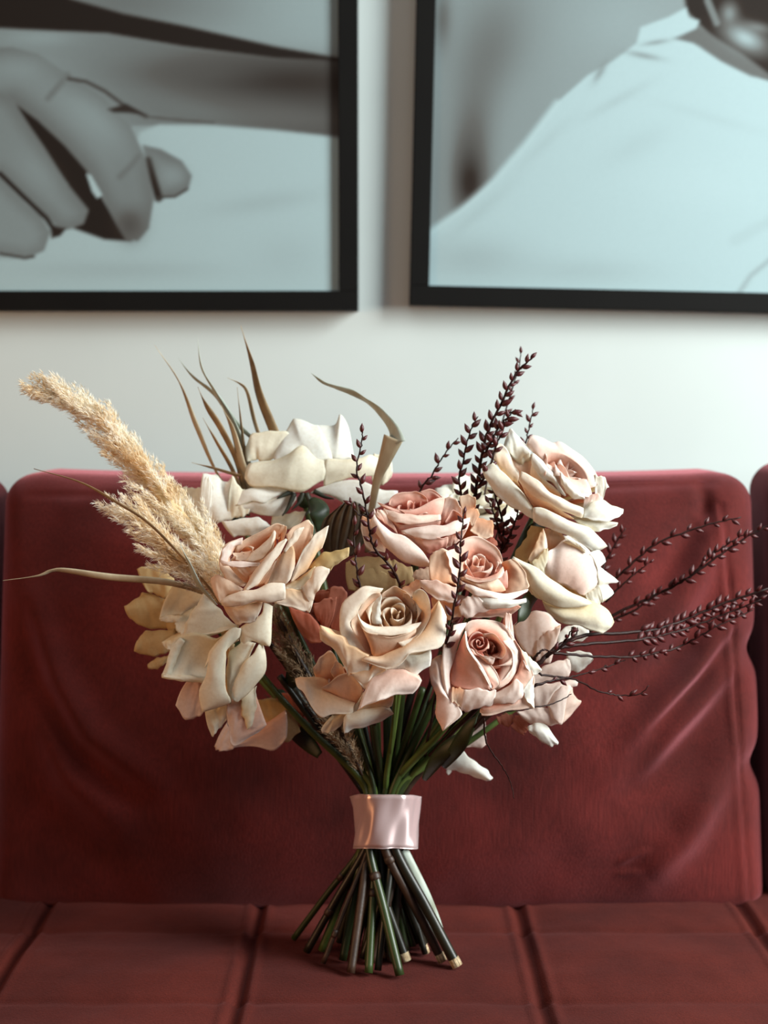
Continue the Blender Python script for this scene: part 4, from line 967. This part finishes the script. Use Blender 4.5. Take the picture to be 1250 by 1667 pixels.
rose('small white rose at the back, blurred behind the tall bud twigs', 778, 800, .06, (-.05, -.35, 1.0), .024, 'white',
     ring(5, 20, 48, 1.8, .9, 50, 40, 22)+ring(5, 0, 80, 2.0, .9, 60, 40, 23), seed=22, wraps=5)

# ================================================================ STEMS OF THE ROSES, through the ribbon to the seat
RIBY, RZ1, RZ0 = .012, P(628, 1293, -.018).z, P(628, 1380, -.018).z
def on_seat(px, py):
    lo, hi = -.3, .25
    for _ in range(40):
        mid = (lo+hi)/2
        if P(px, py, mid).z > SEATZ+seat_h(P(px, py, mid).x, mid)+.003: lo = mid
        else: hi = mid
    return P(px, py, (lo+hi)/2)
FEET = [  # foot x, foot y, x at the ribbon's lower edge, radius, material, pale cut end
 (478, 1528, 577, .0028, 'stem', 0), (499, 1549, 582, .0033, 'stem_dark', 0), (523, 1547, 572, .0032, 'stem_light', 0), (552, 1534, 588, .0030, 'stem_dark', 0),
 (526, 1568, 592, .0022, 'stem_brown', 0), (558, 1563, 580, .0034, 'stem', 0), (571, 1584, 600, .0034, 'stem_brown', 0), (584, 1585, 607, .0032, 'stem_dark', 0),
 (600, 1584, 612, .0034, 'stem', 0), (624, 1557, 604, .0018, 'stem_brown', 1), (651, 1588, 598, .0038, 'stem', 0), (661, 1563, 590, .0042, 'stem_dark', 1),
 (693, 1550, 630, .0034, 'stem_dark', 1), (720, 1564, 626, .0038, 'stem_brown', 1), (744, 1572, 645, .0044, 'stem_dark', 1), (615, 1580, 640, .0030, 'stem_dark', 0),
 (640, 1560, 655, .0030, 'stem_dark', 0), (590, 1560, 650, .0030, 'stem_dark', 0), (672, 1540, 618, .0030, 'stem', 0), (606, 1566, 660, .0030, 'stem_brown', 0), (540, 1556, 665, .003, 'stem_dark', 0)]
order = sorted(range(len(BUNCH)), key=lambda i: BUNCH[i][1].x)
feet = sorted(FEET, key=lambda f: f[2])
rs = random.Random(4)
for k, i in enumerate(order):
    root, base, ax, label = BUNCH[i]
    f = feet[int(k*len(feet)/len(order))]
    foot = on_seat(f[0], f[1])
    front = -1 if (f[1] > 1545) else 1
    yb = RIBY+front*rs.uniform(.004, .018)
    tb = Vector((max(-.021, min(.021, base.x*.14+rs.uniform(-.003, .003))), yb*.9+rs.uniform(-.004, .004), RZ1+.004))
    bb_ = P(f[2], 1380, yb-.004)
    for q_ in (tb, bb_):
        e_ = math.hypot(q_.x/.0205, (q_.y-RIBY)/.0175)
        if e_ > 1: q_.x /= e_; q_.y = RIBY+(q_.y-RIBY)/e_
    rbm = tb.lerp(bb_, .55)
    mid = tb.lerp(base, .45)+Vector((base.x*.03, 0, 0))
    neck = tb.lerp(base, .88)-ax*.006
    foot.z += 0
    path = spline([base-ax*.004, neck, mid, tb, rbm, bb_, bb_.lerp(foot, .5), foot], 57)
    r = f[3]
    pm = M[f[4]]
    # world -> root local
    inv = (Matrix.Translation(base)@root.rotation_euler.to_matrix().to_4x4()).inverted()
    pl = np.array([tuple(inv@Vector(p)) for p in path])
    up_m = M['stem_light'] if rs.random() < .3 else M['stem']
    cut = 37
    st = tube('stem', pl[:cut], lambda t: r*(.72+.28*t), up_m, root, 9)
    lo = tube('lower_stem', pl[cut-1:], r, pm, root, 9)
    if f[5]:
        d = pl[-1]-pl[-2]; d /= np.linalg.norm(d)
        ce = tube('cut_end', np.array([pl[-1]-d*.0065, pl[-1]-d*.003, pl[-1]+d*.0006]), r*1.04, M['cut'], lo, 9)
        ce['label'] = 'pale freshly cut stem end'
    if rs.random() < .6:     # node / thorn scar
        kk = cut+rs.randint(3, 15); q = pl[kk]; dd = (pl[kk+1]-pl[kk-1]); dd = dd/np.linalg.norm(dd)*.0035
        tube('node', np.array([q-dd, q-dd*.3, q+dd*.4, q+dd]), lambda t: r*(1.0+.22*math.sin(math.pi*t)), M['stem_brown'], lo, 9)

# further stems of the bundle whose heads are hidden behind the roses
FILL = [(478, 1120, .02, 'stem_dark'), (505, 1140, .0, 'stem_dark'), (530, 1150, .03, 'stem_brown'), (565, 1150, -.02, 'stem'), (585, 1140, .02, 'stem_dark'), (612, 1120, -.03, 'stem'), (640, 1110, .02, 'stem_dark'), (652, 1105, -.045, 'stem_light'),
        (672, 1120, .03, 'stem_dark'), (688, 1120, -.02, 'stem'), (705, 1140, .02, 'stem_dark'), (728, 1160, -.03, 'stem'), (748, 1150, .0, 'stem_dark'), (775, 1150, -.03, 'stem_light'), (800, 1150, .0, 'stem_dark'), (455, 1100, -.0, 'stem_dark'), (820, 1140, -.01, 'stem_brown'), (715, 1130, .04, 'stem_dark'), (600, 1130, .04, 'stem_dark'), (545, 1140, .04, 'stem_dark')]
for k, (fx, fy, fd, mm) in enumerate(FILL):
    top = P(fx, fy, fd); u = (fx-640)/190
    tb = Vector((max(-.023, min(.023, u*.024)), RIBY+(fd-.0)*.28, RZ1+.002))
    e_ = math.hypot(tb.x/.0235, (tb.y-RIBY)/.020)
    if e_ > 1: tb.x /= e_; tb.y = RIBY+(tb.y-RIBY)/e_
    foot = on_seat(640-u*70+rs.uniform(-12, 12), 1545+rs.uniform(-12, 24))
    bb2 = Vector((-tb.x*.3+rs.uniform(-.009, .009), RIBY+rs.uniform(-.010, .012), RZ0))
    pth = spline([top, top.lerp(tb, .5), tb, bb2, bb2.lerp(foot, .5), foot], 40)
    rr = rs.uniform(.0024, .0036)
    o = tube('flower_stem', pth-np.array(top), rr, M[mm], None, 8); o.location = top
    tag(o, 'smooth leafless stem in the bundle, gathered by the ribbon, its head hidden by the roses', 'stem', 'headless stems gathered by the ribbon')

# ================================================================ RIBBON
ZF1, ZS1 = P(628, 1293, RIBY-.026).z, P(567, 1298, RIBY).z
ZF0, ZS0 = P(628, 1380, RIBY-.024).z, P(568, 1382, RIBY).z
V, F = [], []
NS, NH = 120, 14
for j in range(NH):
    t = j/(NH-1)
    for i in range(NS):
        a = 2*math.pi*i/NS
        k = .0285-.0018*t-.0012*math.sin(math.pi*t)
        wv = .0014*math.sin(3*a+2.5*t)+.0009*math.sin(6*a-2*t+1)+.0004*math.sin(11*a+7*t)
        V.append(((k+wv)*math.cos(a)*(1.0)+.0012, RIBY+(k+wv)*.92*math.sin(a), (ZS1-(ZF1-ZS1)*math.sin(a))*(1-t)+(ZS0-(ZF0-ZS0)*math.sin(a))*t+.0005*math.sin(a*2+1)))
for j in range(NH-1):
    for i in range(NS):
        a, b = j*NS+i, j*NS+(i+1) % NS; F.append((a, b, b+NS, a+NS))
m, nt, b = mat_base('satin')
b.inputs['Base Color'].default_value = (*lin((240, 214, 212)), 1); b.inputs['Roughness'].default_value = .30; b.inputs['Anisotropic'].default_value = .85; b.inputs['Anisotropic Rotation'].default_value = .25
tg = nt.nodes.new('ShaderNodeTangent'); tg.direction_type = 'RADIAL'; tg.axis = 'Z'; nt.links.new(tg.outputs[0], b.inputs['Tangent'])
b.inputs['Specular IOR Level'].default_value = .8; b.inputs['Sheen Weight'].default_value = .3; b.inputs['Metallic'].default_value = .55
n = noise_node(nt, 1.0, 2, (60, 60, 3000)); bump(nt, b, n.outputs['Fac'], .12, .0006)
M['satin'] = m
rib_root = empty('satin_ribbon', (0, RIBY, RZ0))
rb = new_obj('band', mesh('band', [(v[0], v[1]-RIBY, v[2]-RZ0) for v in V], F), M['satin'], rib_root); solid(rb, .0007)
for t_, nm in ((0, RZ1), (1, RZ0)):
    row = 0 if t_ == 0 else NH-1
    pth = np.array([(V[row*NS+i % NS][0], V[row*NS+i % NS][1]-RIBY, V[row*NS+i % NS][2]-RZ0) for i in range(NS+1)])
    tube('woven_edge', pth, .0005, M['satin'], rib_root, 5)
# overlapping tail of the ribbon where it closes
V2 = []
for j in range(NH):
    t = j/(NH-1)
    for i in range(20):
        a = R(20+i*2.2); k = .0299-.0018*t-.0012*math.sin(math.pi*t)
        V2.append((k*math.cos(a)+.0012, k*.92*math.sin(a), (ZS1-(ZF1-ZS1)*math.sin(a))*(1-t)+(ZS0-(ZF0-ZS0)*math.sin(a))*t-RZ0))
tl = new_obj('ribbon_end', mesh('ribbon_end', V2, grid_faces(20, NH)), M['satin'], rib_root); solid(tl, .0006)
tag(rib_root, 'pale pink satin ribbon wrapped round the bouquet stems', 'ribbon')

# ================================================================ WILLOW BUD TWIGS
def bud_mesh():
    V, F = [], []
    n, seg = 7, 7
    path = [np.array((0, 0, t)) for t in np.linspace(0, 1, n)]
    rr = [.08, .24, .31, .30, .23, .12, .01]
    for i in range(n):
        for k in range(seg):
            a = 2*math.pi*k/seg; V.append((rr[i]*math.cos(a), rr[i]*math.sin(a), path[i][2]))
    for i in range(n-1):
        for k in range(seg):
            a = i*seg+k; b_ = i*seg+(k+1) % seg; F.append((a, b_, b_+seg, a+seg))
    return mesh('bud', V, F)
BUD = bud_mesh(); BUD.materials.append(M['bud'])
def twig(label, branches, group='budding willow twigs', root_pt=None, name='willow_twig'):
    """branches: (list of (px,py,y), radius, buds from fraction, spacing m, bud length, bud end)"""
    first = P(*branches[0][0][0])
    root = empty(name, first); tag(root, label, 'twig', group)
    rs = random.Random(len(label)*7+int(first.x*1e4))
    for bi, (pts, rad, b0, sp, bl) in enumerate(branches):
        path = spline([P(*p) for p in pts], 6*len(pts)+4)-np.array(first)
        path[1:-1] += np.array([[rs.uniform(-.0005, .0005) for _ in range(3)] for _ in range(len(path)-2)])
        V, F = tube_data(path, lambda t: rad*(1-.6*t), 6)
        br = new_obj('branch', mesh('branch', V, F), M['bark'], root)
        if sp <= 0: continue
        seglen = np.linalg.norm(np.diff(path, axis=0), axis=1); cum = np.concatenate([[0], np.cumsum(seglen)]); tot = cum[-1]
        s = tot*b0; k = 0
        while s < tot:
            q = np.array([np.interp(s, cum, path[:, c]) for c in range(3)])
            q2 = np.array([np.interp(min(tot, s+.002), cum, path[:, c]) for c in range(3)]); q1 = np.array([np.interp(s-.002, cum, path[:, c]) for c in range(3)])
            t = Vector(q2-q1).normalized()
            side = Vector((1, 0, 0)) if abs(t.x) < .7 else Vector((0, 0, 1))
            side = (side-t*side.dot(t)).normalized(); b2 = t.cross(side)
            a = k*math.pi+rs.uniform(-.7, .7)
            out = side*math.cos(a)+b2*math.sin(a)*.8
            d = (t*.80+out*.62).normalized()
            if s > tot-.004: d = t
            o = bpy.data.objects.new('bud', BUD); COL.objects.link(o); o.parent = br
            L = .98*bl*rs.uniform(.8, 1.15)*(1-.2*(s/tot > .9))
            o.location = Vector(q)+out*rad*.5; o.rotation_euler = d.to_track_quat('Z', 'Y').to_euler(); o.scale = (L*.80, L*.80, L*1.05)
            k += 1; s += .93*sp*rs.uniform(.75, 1.2)
    return root
RB = (634, 1285, .015)
twig('upright budding twig in front of the ivory white rose', [([(640, 1240, .01), (655, 1000, -.07), (640, 930, -.09), (608, 890, -.10), (600, 850, -.105), (588, 790, -.105), (580, 765, -.105), (588, 725, -.10), (590, 700, -.10)], .0013, .58, .0072, .0078),
      ([(597, 838, -.105), (584, 838, -.106), (573, 824, -.106), (571, 818, -.106)], .0007, .6, .005, .006)])
twig('short dark budding twig low in front of the tan cream rose', [([(610, 1180, -.04), (600, 1040, -.10), (586, 960, -.115), (580, 920, -.115), (576, 880, -.11), (578, 850, -.11)], .0013, .45, .0085, .0085)])
twig('budding twig crossing the crinkled salmon rose', [([(690, 1240, -.0), (715, 1100, -.10), (735, 1010, -.135), (748, 930, -.135), (750, 880, -.13), (755, 834, -.125)], .0012, .42, .0070, .0085)])
twig('short budding twig rising behind the salmon rose', [([(650, 1200, .03), (672, 900, .02), (682, 805, .01), (704, 772, .01), (722, 742, .01), (746, 713, .01)], .0012, .68, .0068, .0085)])
twig('tallest budding twig, tip highest above the bouquet', [([(650, 1230, .02), (745, 1000, .0), (765, 850, -.01), (778, 780, -.015), (790, 715, -.02), (812, 665, -.02), (838, 612, -.02), (868, 580, -.02)], .0018, .56, .0050, .0092),
      ([(765, 850, -.01), (748, 790, -.02), (755, 745, -.02), (766, 700, -.02), (778, 678, -.02)], .0011, .1, .0062, .009),
      ([(785, 745, -.015), (800, 718, -.03), (815, 692, -.03), (836, 670, -.03), (840, 668, -.03)], .0011, .1, .0058, .009),
      ([(774, 800, -.01), (795, 765, -.03), (808, 725, -.03), (822, 690, -.03), (832, 668, -.03)], .0011, .1, .0068, .0085)])
twig('faint budding twig tip just behind the tallest twig', [([(745, 1100, .05), (790, 800, .06), (828, 650, .07), (845, 600, .07), (847, 571, .07)], .0010, .80, .0080, .0070)])
twig('budding twig tip standing behind the top of the tall apricot rose', [([(700, 1200, .03), (800, 900, .04), (850, 740, .03), (860, 700, .03), (868, 665, .03)], .0011, .82, .0068, .0080)])
twig('dense dark budding twig in the shadow left of the tall apricot rose', [([(680, 1240, .02), (790, 1000, .0), (815, 900, -.01), (818, 850, -.02), (800, 790, -.02)], .0018, .66, .0048, .0090), ([(815, 900, -.01), (835, 860, -.03), (845, 825, -.03)], .0012, .2, .0055, .0085), ([(816, 880, -.01), (805, 840, -.03), (795, 815, -.03)], .0012, .2, .0055, .0085)])
twig('long budding twig reaching right, highest on the cushion', [([(690, 1240, .02), (880, 1010, .02), (985, 950, .03), (1010, 935, .03), (1060, 890, .03), (1110, 868, .03), (1160, 852, .03), (1206, 842, .03)], .0014, .66, .0082, .0086),
      ([(985, 980, .03), (1020, 945, .03), (1045, 925, .03), (1058, 915, .03)], .0009, .3, .0080, .0072)])
twig('budding twig reaching right past the cushion edge, second from the top', [([(690, 1245, .02), (860, 1080, .02), (980, 1010, .03), (1075, 965, .03), (1120, 940, .02), (1170, 905, .02), (1215, 875, .02), (1262, 850, .02)], .0016, .62, .0064, .0086),
      ([(1120, 942, .02), (1150, 912, .02), (1185, 885, .02), (1215, 868, .02)], .0010, .3, .0068, .0080)])
twig('thick dark forked twig fanning out low on the right', [([(700, 1230, -.02), (800, 1130, -.06), (870, 1085, -.09), (905, 1055, -.08), (950, 1035, -.05), (1040, 1028, -.02), (1100, 1015, .0), (1170, 985, .01), (1250, 958, .01)], .0022, .68, .0050, .0095),
      ([(905, 1055, -.08), (960, 1048, -.06), (1050, 1040, -.03), (1110, 1025, .0), (1180, 1000, .01), (1240, 975, .01)], .0015, .40, .0052, .0095),
      ([(895, 1062, -.08), (960, 1068, -.06), (1040, 1068, -.03), (1100, 1055, .0), (1140, 1035, .0), (1170, 1018, .0), (1225, 993, .01)], .0012, .38, .0070, .0085),
      ([(872, 1085, -.09), (880, 1098, -.10), (930, 1105, -.08), (975, 1125, -.05), (1010, 1132, -.04), (1040, 1130, -.04), (1056, 1116, -.04)], .0010, .72, .0100, .0072),
      ([(868, 1082, -.09), (872, 1068, -.10), (885, 1058, -.10), (900, 1062, -.09)], .0012, 0, -1, 0),
      ([(890, 1070, -.09), (935, 1035, -.09), (940, 1022, -.08)], .0012, .2, .010, .0075),
      ([(915, 1050, -.08), (925, 1035, -.09), (933, 1020, -.09)], .0010, .2, .009, .0070)])
twig('thin nearly bare twig in front of the shell pink bud', [([(870, 1115, -.11), (905, 1107, -.10), (940, 1100, -.08), (990, 1085, -.04), (1018, 1074, -.03)], .0010, .55, .012, .0065), ([(870, 1118, -.11), (900, 1108, -.1), (925, 1106, -.09)], .0007, .5, .012, .006)])
twig('thin bare twig curving below the front right rose', [([(760, 1200, -.06), (790, 1165, -.10), (850, 1155, -.10), (900, 1145, -.09), (930, 1130, -.08)], .0010, 0, -1, 0), ([(788, 1170, -.10), (792, 1210, -.09), (815, 1245, -.08), (830, 1270, -.07), (837, 1300, -.07)], .0008, 0, -1, 0)])
twig('reddish blurred twig tip behind the pale peach rose', [([(850, 1050, .05), (960, 960, .06), (985, 915, .07), (1005, 880, .07), (1018, 860, .07)], .0012, .55, .0055, .0085)])
twig('budding twig close behind the right-facing peach rose, pointing at the cushion corner', [([(860, 1080, .04), (985, 1015, .05), (1030, 995, .05), (1060, 975, .05), (1095, 955, .05)], .0013, .45, .008, .008)])

# ================================================================ DRIED GRASS AND LEAVES
def blade(label, pts, wd, mat, twist=(0, 90), name='dried_grass_blade', taper=(.5, .0), cat='grass blade', group='dried grass blades in the bouquet', fold=.25, prof=None):
    """pts (px,py,y) from base to tip; wd half width (m)"""
    n = 40; path = spline([P(*p) for p in pts], n); org = path[0].copy(); path -= org
    V = []; nu = 5
    view = np.array((0, -1, 0.))
    for i in range(n):
        t = i/(n-1); tg = path[min(i+1, n-1)]-path[max(0, i-1)]; tg /= np.linalg.norm(tg)
        s = np.cross(tg, view); s /= np.linalg.norm(s)+1e-9; nn = np.cross(s, tg)
        a = R(np.interp(t, np.linspace(0, 1, len(twist)), twist)); sd = s*math.cos(a)+nn*math.sin(a); nr = np.cross(tg, sd)
        ww = wd*(.8 if name == 'dried_grass_blade' else 1)*(taper[0]+(1-taper[0])*math.sin(math.pi*min(1, t*1.1+.05))**.8)*(1-smooth01(np.array((t-.7)/.3))*(1-taper[1]))
        if prof: ww = wd*float(np.interp(t, np.linspace(0, 1, len(prof)), prof))
        for k in range(nu):
            u = -1+2*k/(nu-1); V.append(path[i]+sd*u*ww+nr*(abs(u)*ww*fold))
    o = new_obj(name, mesh(name, V, grid_faces(nu, n)), M[mat], None, tuple(org)); solid(o, .0004)
    tag(o, label, cat, group); return o
cl = empty('curled_leaf', P(645, 714, .016)); tag(cl, 'curled grey-green leaf folding over sharply above the salmon rose', 'leaf', 'dried leaves in the bouquet')
for nm_, pts_, w_, mt_, tw_, pr_ in [
    ('leaf_base', [(598, 900, .03), (605, 830, .022), (614, 782, .018), (626, 750, .015), (640, 713, .012)], .0052, 'dry', (4, 4, 6, 6), (.45, .5, .6, .8, 1.15, 1.6)),
    ('leaf_tip', [(646, 722, .0118), (640, 698, .016), (618, 670, .024), (595, 652, .03), (570, 638, .034), (545, 630, .035), (525, 622, .035), (506, 607, .035)], .0052, 'dry_green', (25, 30, 35, 62, 30, 50, 30, 60), (1.5, 1.05, .75, .62, .6, .55, .5, .3, .28, .0))]:
    q_ = blade(None, pts_, w_, mt_, tw_, name=nm_, prof=pr_, fold=.10, cat=None, group=None)
    q_.location = Vector(q_.location)-cl.location; q_.parent = cl
b_ = dict()
blade('tallest dried grass blade, broad brown at its foot', [(470, 760, .06), (440, 690, .07), (420, 640, .07), (408, 590, .07), (392, 530, .07)], .0058, 'dry_brown', (10, 30, 55, 70), taper=(.9, .0))
blade('dried grass blade leaning furthest left above the plume', [(400, 840, .06), (352, 770, .07), (318, 690, .07), (290, 620, .07), (252, 562, .07)], .0030, 'dry', (30, 60, 20, 70, 40))
blade('dried grass blade with its thin tip bent upright at the left', [(420, 800, .06), (385, 700, .07), (350, 640, .07), (328, 600, .07), (322, 552, .07)], .0036, 'dry_green', (20, 50, 70, 30))
blade('pale dried grass blade crossing others at a slant', [(440, 740, .07), (385, 690, .075), (352, 645, .075), (315, 615, .075), (290, 583, .075)], .0034, 'dry_green', (60, 20, 60, 40))
blade('dried grass blade with a drooping bent tip near the white rose', [(440, 760, .06), (415, 690, .07), (402, 640, .07), (390, 625, .07), (370, 615, .07)], .0028, 'dry', (20, 50, 70))
blade('narrow dried grass blade standing upright beside the bent one', [(402, 800, .06), (398, 740, .065), (392, 690, .065), (386, 630, .065)], .0020, 'dry_brown', (20, 60))
blade('dried grass blade in the middle of the left tuft', [(400, 830, .06), (388, 760, .06), (360, 700, .06), (335, 660, .06), (322, 630, .06)], .0042, 'dry_brown', (20, 40, 30, 70))
blade('wide dried grass blade rooted behind the white rose', [(420, 830, .055), (395, 760, .055), (378, 700, .06), (360, 660, .06)], .0042, 'dry', (10, 30, 60))
blade('short dried grass blade lying flat over the cushion top', [(392, 775, .05), (372, 770, .05), (345, 762, .05), (312, 753, .05)], .0024, 'dry_brown', (40, 60))
blade('dried grass blade low in the tuft, next to the flat one', [(405, 840, .06), (380, 770, .06), (352, 720, .06), (330, 680, .06)], .0028, 'dry_brown', (20, 60))
blade('dark upright stalk behind the front twig tuft', [(398, 780, .065), (396, 730, .065), (394, 690, .065)], .0016, 'dry_brown', (20, 30))
blade('long thin straw blade slanting over the pampas plume', [(360, 985, -.05), (330, 945, -.065), (290, 900, -.07), (240, 850, -.07), (190, 818, -.07), (130, 785, -.06), (55, 763, -.05)], .0016, 'dry_brown', (40, 30, 20, 40), taper=(.8, .2))
blade('dark folded blade lying across the lower plume', [(352, 985, -.072), (325, 955, -.078), (308, 920, -.08), (293, 885, -.08)], .0034, 'dry_green', (55, 40, 70), taper=(.4, .0))
blade('long pale blade sticking out level to the left over the cushion', [(360, 985, -.04), (330, 965, -.05), (270, 948, -.06), (180, 940, -.06), (110, 930, -.06), (85, 930, -.06), (60, 938, -.06), (5, 945, -.06)], .0036, 'dry', (70, 30, 20, 15, 40, 60, 40, 60), taper=(.6, .0))
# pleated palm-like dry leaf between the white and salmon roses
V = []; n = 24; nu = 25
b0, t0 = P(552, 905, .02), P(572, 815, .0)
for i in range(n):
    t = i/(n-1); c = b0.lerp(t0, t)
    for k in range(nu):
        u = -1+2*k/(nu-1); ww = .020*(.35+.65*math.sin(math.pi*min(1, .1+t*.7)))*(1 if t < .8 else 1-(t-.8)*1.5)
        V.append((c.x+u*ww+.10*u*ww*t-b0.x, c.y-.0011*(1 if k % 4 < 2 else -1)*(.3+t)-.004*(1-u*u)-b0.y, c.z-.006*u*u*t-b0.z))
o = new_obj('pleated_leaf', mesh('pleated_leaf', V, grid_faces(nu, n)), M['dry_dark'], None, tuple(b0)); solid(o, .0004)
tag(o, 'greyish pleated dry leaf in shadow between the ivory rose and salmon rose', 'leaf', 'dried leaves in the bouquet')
# pale strap-like leaf below the ribbon
blade('pale grey-green strap leaf hanging below the ribbon at the right', [(650, 1362, .004), (663, 1392, -.004), (694, 1455, -.008), (714, 1502, .0), (729, 1535, .012)], .0034, 'dry_green', (20, 25, 40), taper=(.8, .0), name='strap_leaf', cat='leaf', group='dried leaves in the bouquet')
# green rose leaves
def leaf(label, pts, wd):
    return blade(label, pts, wd, 'leaf', (10, 30, 50), name='rose_leaf', taper=(.15, .05), cat='leaf', group='green leaves in the bouquet')
leaf('dark green leaf hanging below the ivory white rose', [(505, 812, .04), (520, 830, .02), (523, 855, .02), (512, 885, .02)], .009)
leaf('narrow green leaf beside the stem of the tall apricot rose', [(890, 850, .0), (868, 868, -.02), (850, 900, -.03), (838, 930, -.03)], .007)
leaf('green leaf in shadow between the two right front roses', [(880, 960, -.03), (862, 980, -.05), (850, 1005, -.06), (838, 1018, -.06)], .007)
leaf('light green leaf under the front right rose', [(722, 1250, -.04), (745, 1215, -.07), (765, 1180, -.08), (785, 1155, -.08)], .006)
leaf('green leaf beside the stems just above the ribbon', [(690, 1270, -.02), (712, 1235, -.05), (740, 1205, -.06), (770, 1185, -.06)], .006)
leaf('dark green leaf in shadow behind the large ivory rose', [(470, 1120, .0), (480, 1090, -.01), (470, 1060, -.01), (455, 1030, -.01)], .010)
leaf('dark green leaf low behind the left stems', [(520, 1230, .01), (480, 1190, .02), (450, 1150, .02), (430, 1130, .02)], .010)

# ================================================================ PAMPAS PLUMES
def plume(label, spine, width, n_tuft, hair_n, seed, hair=.0105, blen=1.0, mat=None, stemto=None, side=None, core=.35):
    """spine (px,py,y) base->tip, width(t) half width (m)"""
    rs = np.random.RandomState(seed)
    path = spline([P(*p) for p in spine], 80); org = path[0].copy(); path = path-org
    root = empty('pampas_plume', tuple(org)); tag(root, label, 'pampas grass', 'pampas plumes in the bouquet')
    V = []; F = []; shade = []
    def hairs(p, d, cnt, L, spread):
        nonlocal V, F, shade
        for _ in range(cnt):
            dd = d+rs.normal(0, spread, 3); dd /= np.linalg.norm(dd)+1e-9
            sd = np.cross(dd, rs.normal(0, 1, 3)); sd /= np.linalg.norm(sd)+1e-9
            l = L*rs.uniform(.55, 1.15); b0 = p+rs.normal(0, .0009, 3)
            mid = b0+dd*l*.55; tip = b0+dd*l+np.array((0, 0, -1))*l*.10*rs.rand()+rs.normal(0, l*.07, 3)
            w0, w1 = .00030, .00022
            k = len(V); V += [b0-sd*w0, b0+sd*w0, mid+sd*w1, mid-sd*w1, tip]
            F += [(k, k+1, k+2, k+3), (k+3, k+2, k+4)]
            g = rs.rand(); shade += [.0+.25*g, .0+.25*g, .5+.25*g, .5+.25*g, .75+.25*g]
    for i in range(n_tuft):
        t = (i+rs.rand())/n_tuft*.97
        q = t*79; a = int(min(q, 78)); p0 = path[a]*(1-(q-a))+path[a+1]*(q-a)
        ax = path[min(a+3, 79)]-path[max(a-3, 0)]; ax /= np.linalg.norm(ax)
        rnd = rs.normal(0, 1, 3); rnd[1] *= .8; out = rnd-ax*rnd.dot(ax); out /= np.linalg.norm(out)
        wd = width(t)
        # a side branch of the plume: leaves the axis, bends forward, carries ever shorter hairs
        Lb = (.030+.040*rs.rand())*(1-.55*t)*blen; m = max(5, int(Lb/.0032))
        p = p0.copy(); d = out*rs.uniform(.35, .75)+ax
        for j in range(m):
            f = j/m
            d = d*.93+ax*.07+np.array((0, 0, -.012)); d /= np.linalg.norm(d)
            p = p+d*.0032
            r_ = p-p0; off = r_-ax*r_.dot(ax); lo = np.linalg.norm(off)
            if lo > wd: p -= off*(1-wd/lo)*.6
            hr = hair*(1-.55*f)*(1-.25*t)
            for _ in range(3):
                o2 = rs.normal(0, 1, 3); o2 /= np.linalg.norm(o2)
                hairs(p+o2*.0012, d*.95+o2*.42, hair_n, hr, .22)
    me = mesh('hairs', V, F, True, {'shade': shade})
    o = new_obj('hairs', me, M[mat or 'pampas'], root); o['kind'] = 'stuff'
    tube('core', path[:76], lambda t: max(.0012, width(t)*core)*(1 if t > .12 else .3+t*5), M['stem_brown' if mat else 'pampas_core'], root, 10)
    if stemto:
        sp = spline([P(*spine[0])]+[P(*p) for p in stemto], 24)-org
        tube('stalk', sp, .0022, M['stem_brown'], root, 8)
    return root
m, nt, b = mat_base('pampas_hair')
at = nt.nodes.new('ShaderNodeAttribute'); at.attribute_name = 'shade'
nn = noise_node(nt, 45, 2)
r = ramp(nt, at.outputs['Fac'], [(0.0, lin((238, 214, 172))), (.40, lin((252, 243, 224))), (1.0, lin((255, 254, 250)))])
mx = nt.nodes.new('ShaderNodeMixRGB'); mx.blend_type = 'MULTIPLY'; mx.inputs[0].default_value = .8
r2 = ramp(nt, nn.outputs['Fac'], [(.35, lin((244, 228, 200))), (.55, (1, 1, 1))])
nt.links.new(r.outputs[0], mx.inputs[1]); nt.links.new(r2.outputs[0], mx.inputs[2]); nt.links.new(mx.outputs[0], b.inputs['Base Color'])
b.inputs['Roughness'].default_value = .7; b.inputs['Sheen Weight'].default_value = .2
tr = nt.nodes.new('ShaderNodeBsdfTranslucent'); nt.links.new(mx.outputs[0], tr.inputs[0])
ms = nt.nodes.new('ShaderNodeMixShader'); ms.inputs[0].default_value = .45
nt.links.new(b.outputs[0], ms.inputs[1]); nt.links.new(tr.outputs[0], ms.inputs[2]); nt.links.new(ms.outputs[0], nt.nodes['Material Output'].inputs[0])
M['pampas'] = m
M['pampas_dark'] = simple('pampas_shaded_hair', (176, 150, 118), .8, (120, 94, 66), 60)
M['pampas_core'] = simple('pampas_core', (226, 200, 156), .8, (196, 164, 118), 80, None, .5)
plume('large fluffy cream pampas plume rising to the upper left', [(395, 985, -.02), (340, 900, -.025), (285, 830, -.03), (225, 760, -.03), (170, 695, -.03), (120, 658, -.03), (72, 636, -.03)],
      lambda t: (.0035+.0275*(1-t)**.85)*(.9+.15*math.sin(17*t)), 120, 5, 3, stemto=[(470, 1090, .0), (560, 1210, .01), (615, 1300, .012), (640, 1380, .014), on_seat and (668, 1530, .06)], core=.25)
plume('smaller pampas side plume ending in front of the cushion', [(400, 990, -.03), (350, 950, -.045), (300, 915, -.05), (250, 868, -.05), (195, 828, -.05)],
      lambda t: .022*(1-.72*t), 46, 5, 5, core=.25)
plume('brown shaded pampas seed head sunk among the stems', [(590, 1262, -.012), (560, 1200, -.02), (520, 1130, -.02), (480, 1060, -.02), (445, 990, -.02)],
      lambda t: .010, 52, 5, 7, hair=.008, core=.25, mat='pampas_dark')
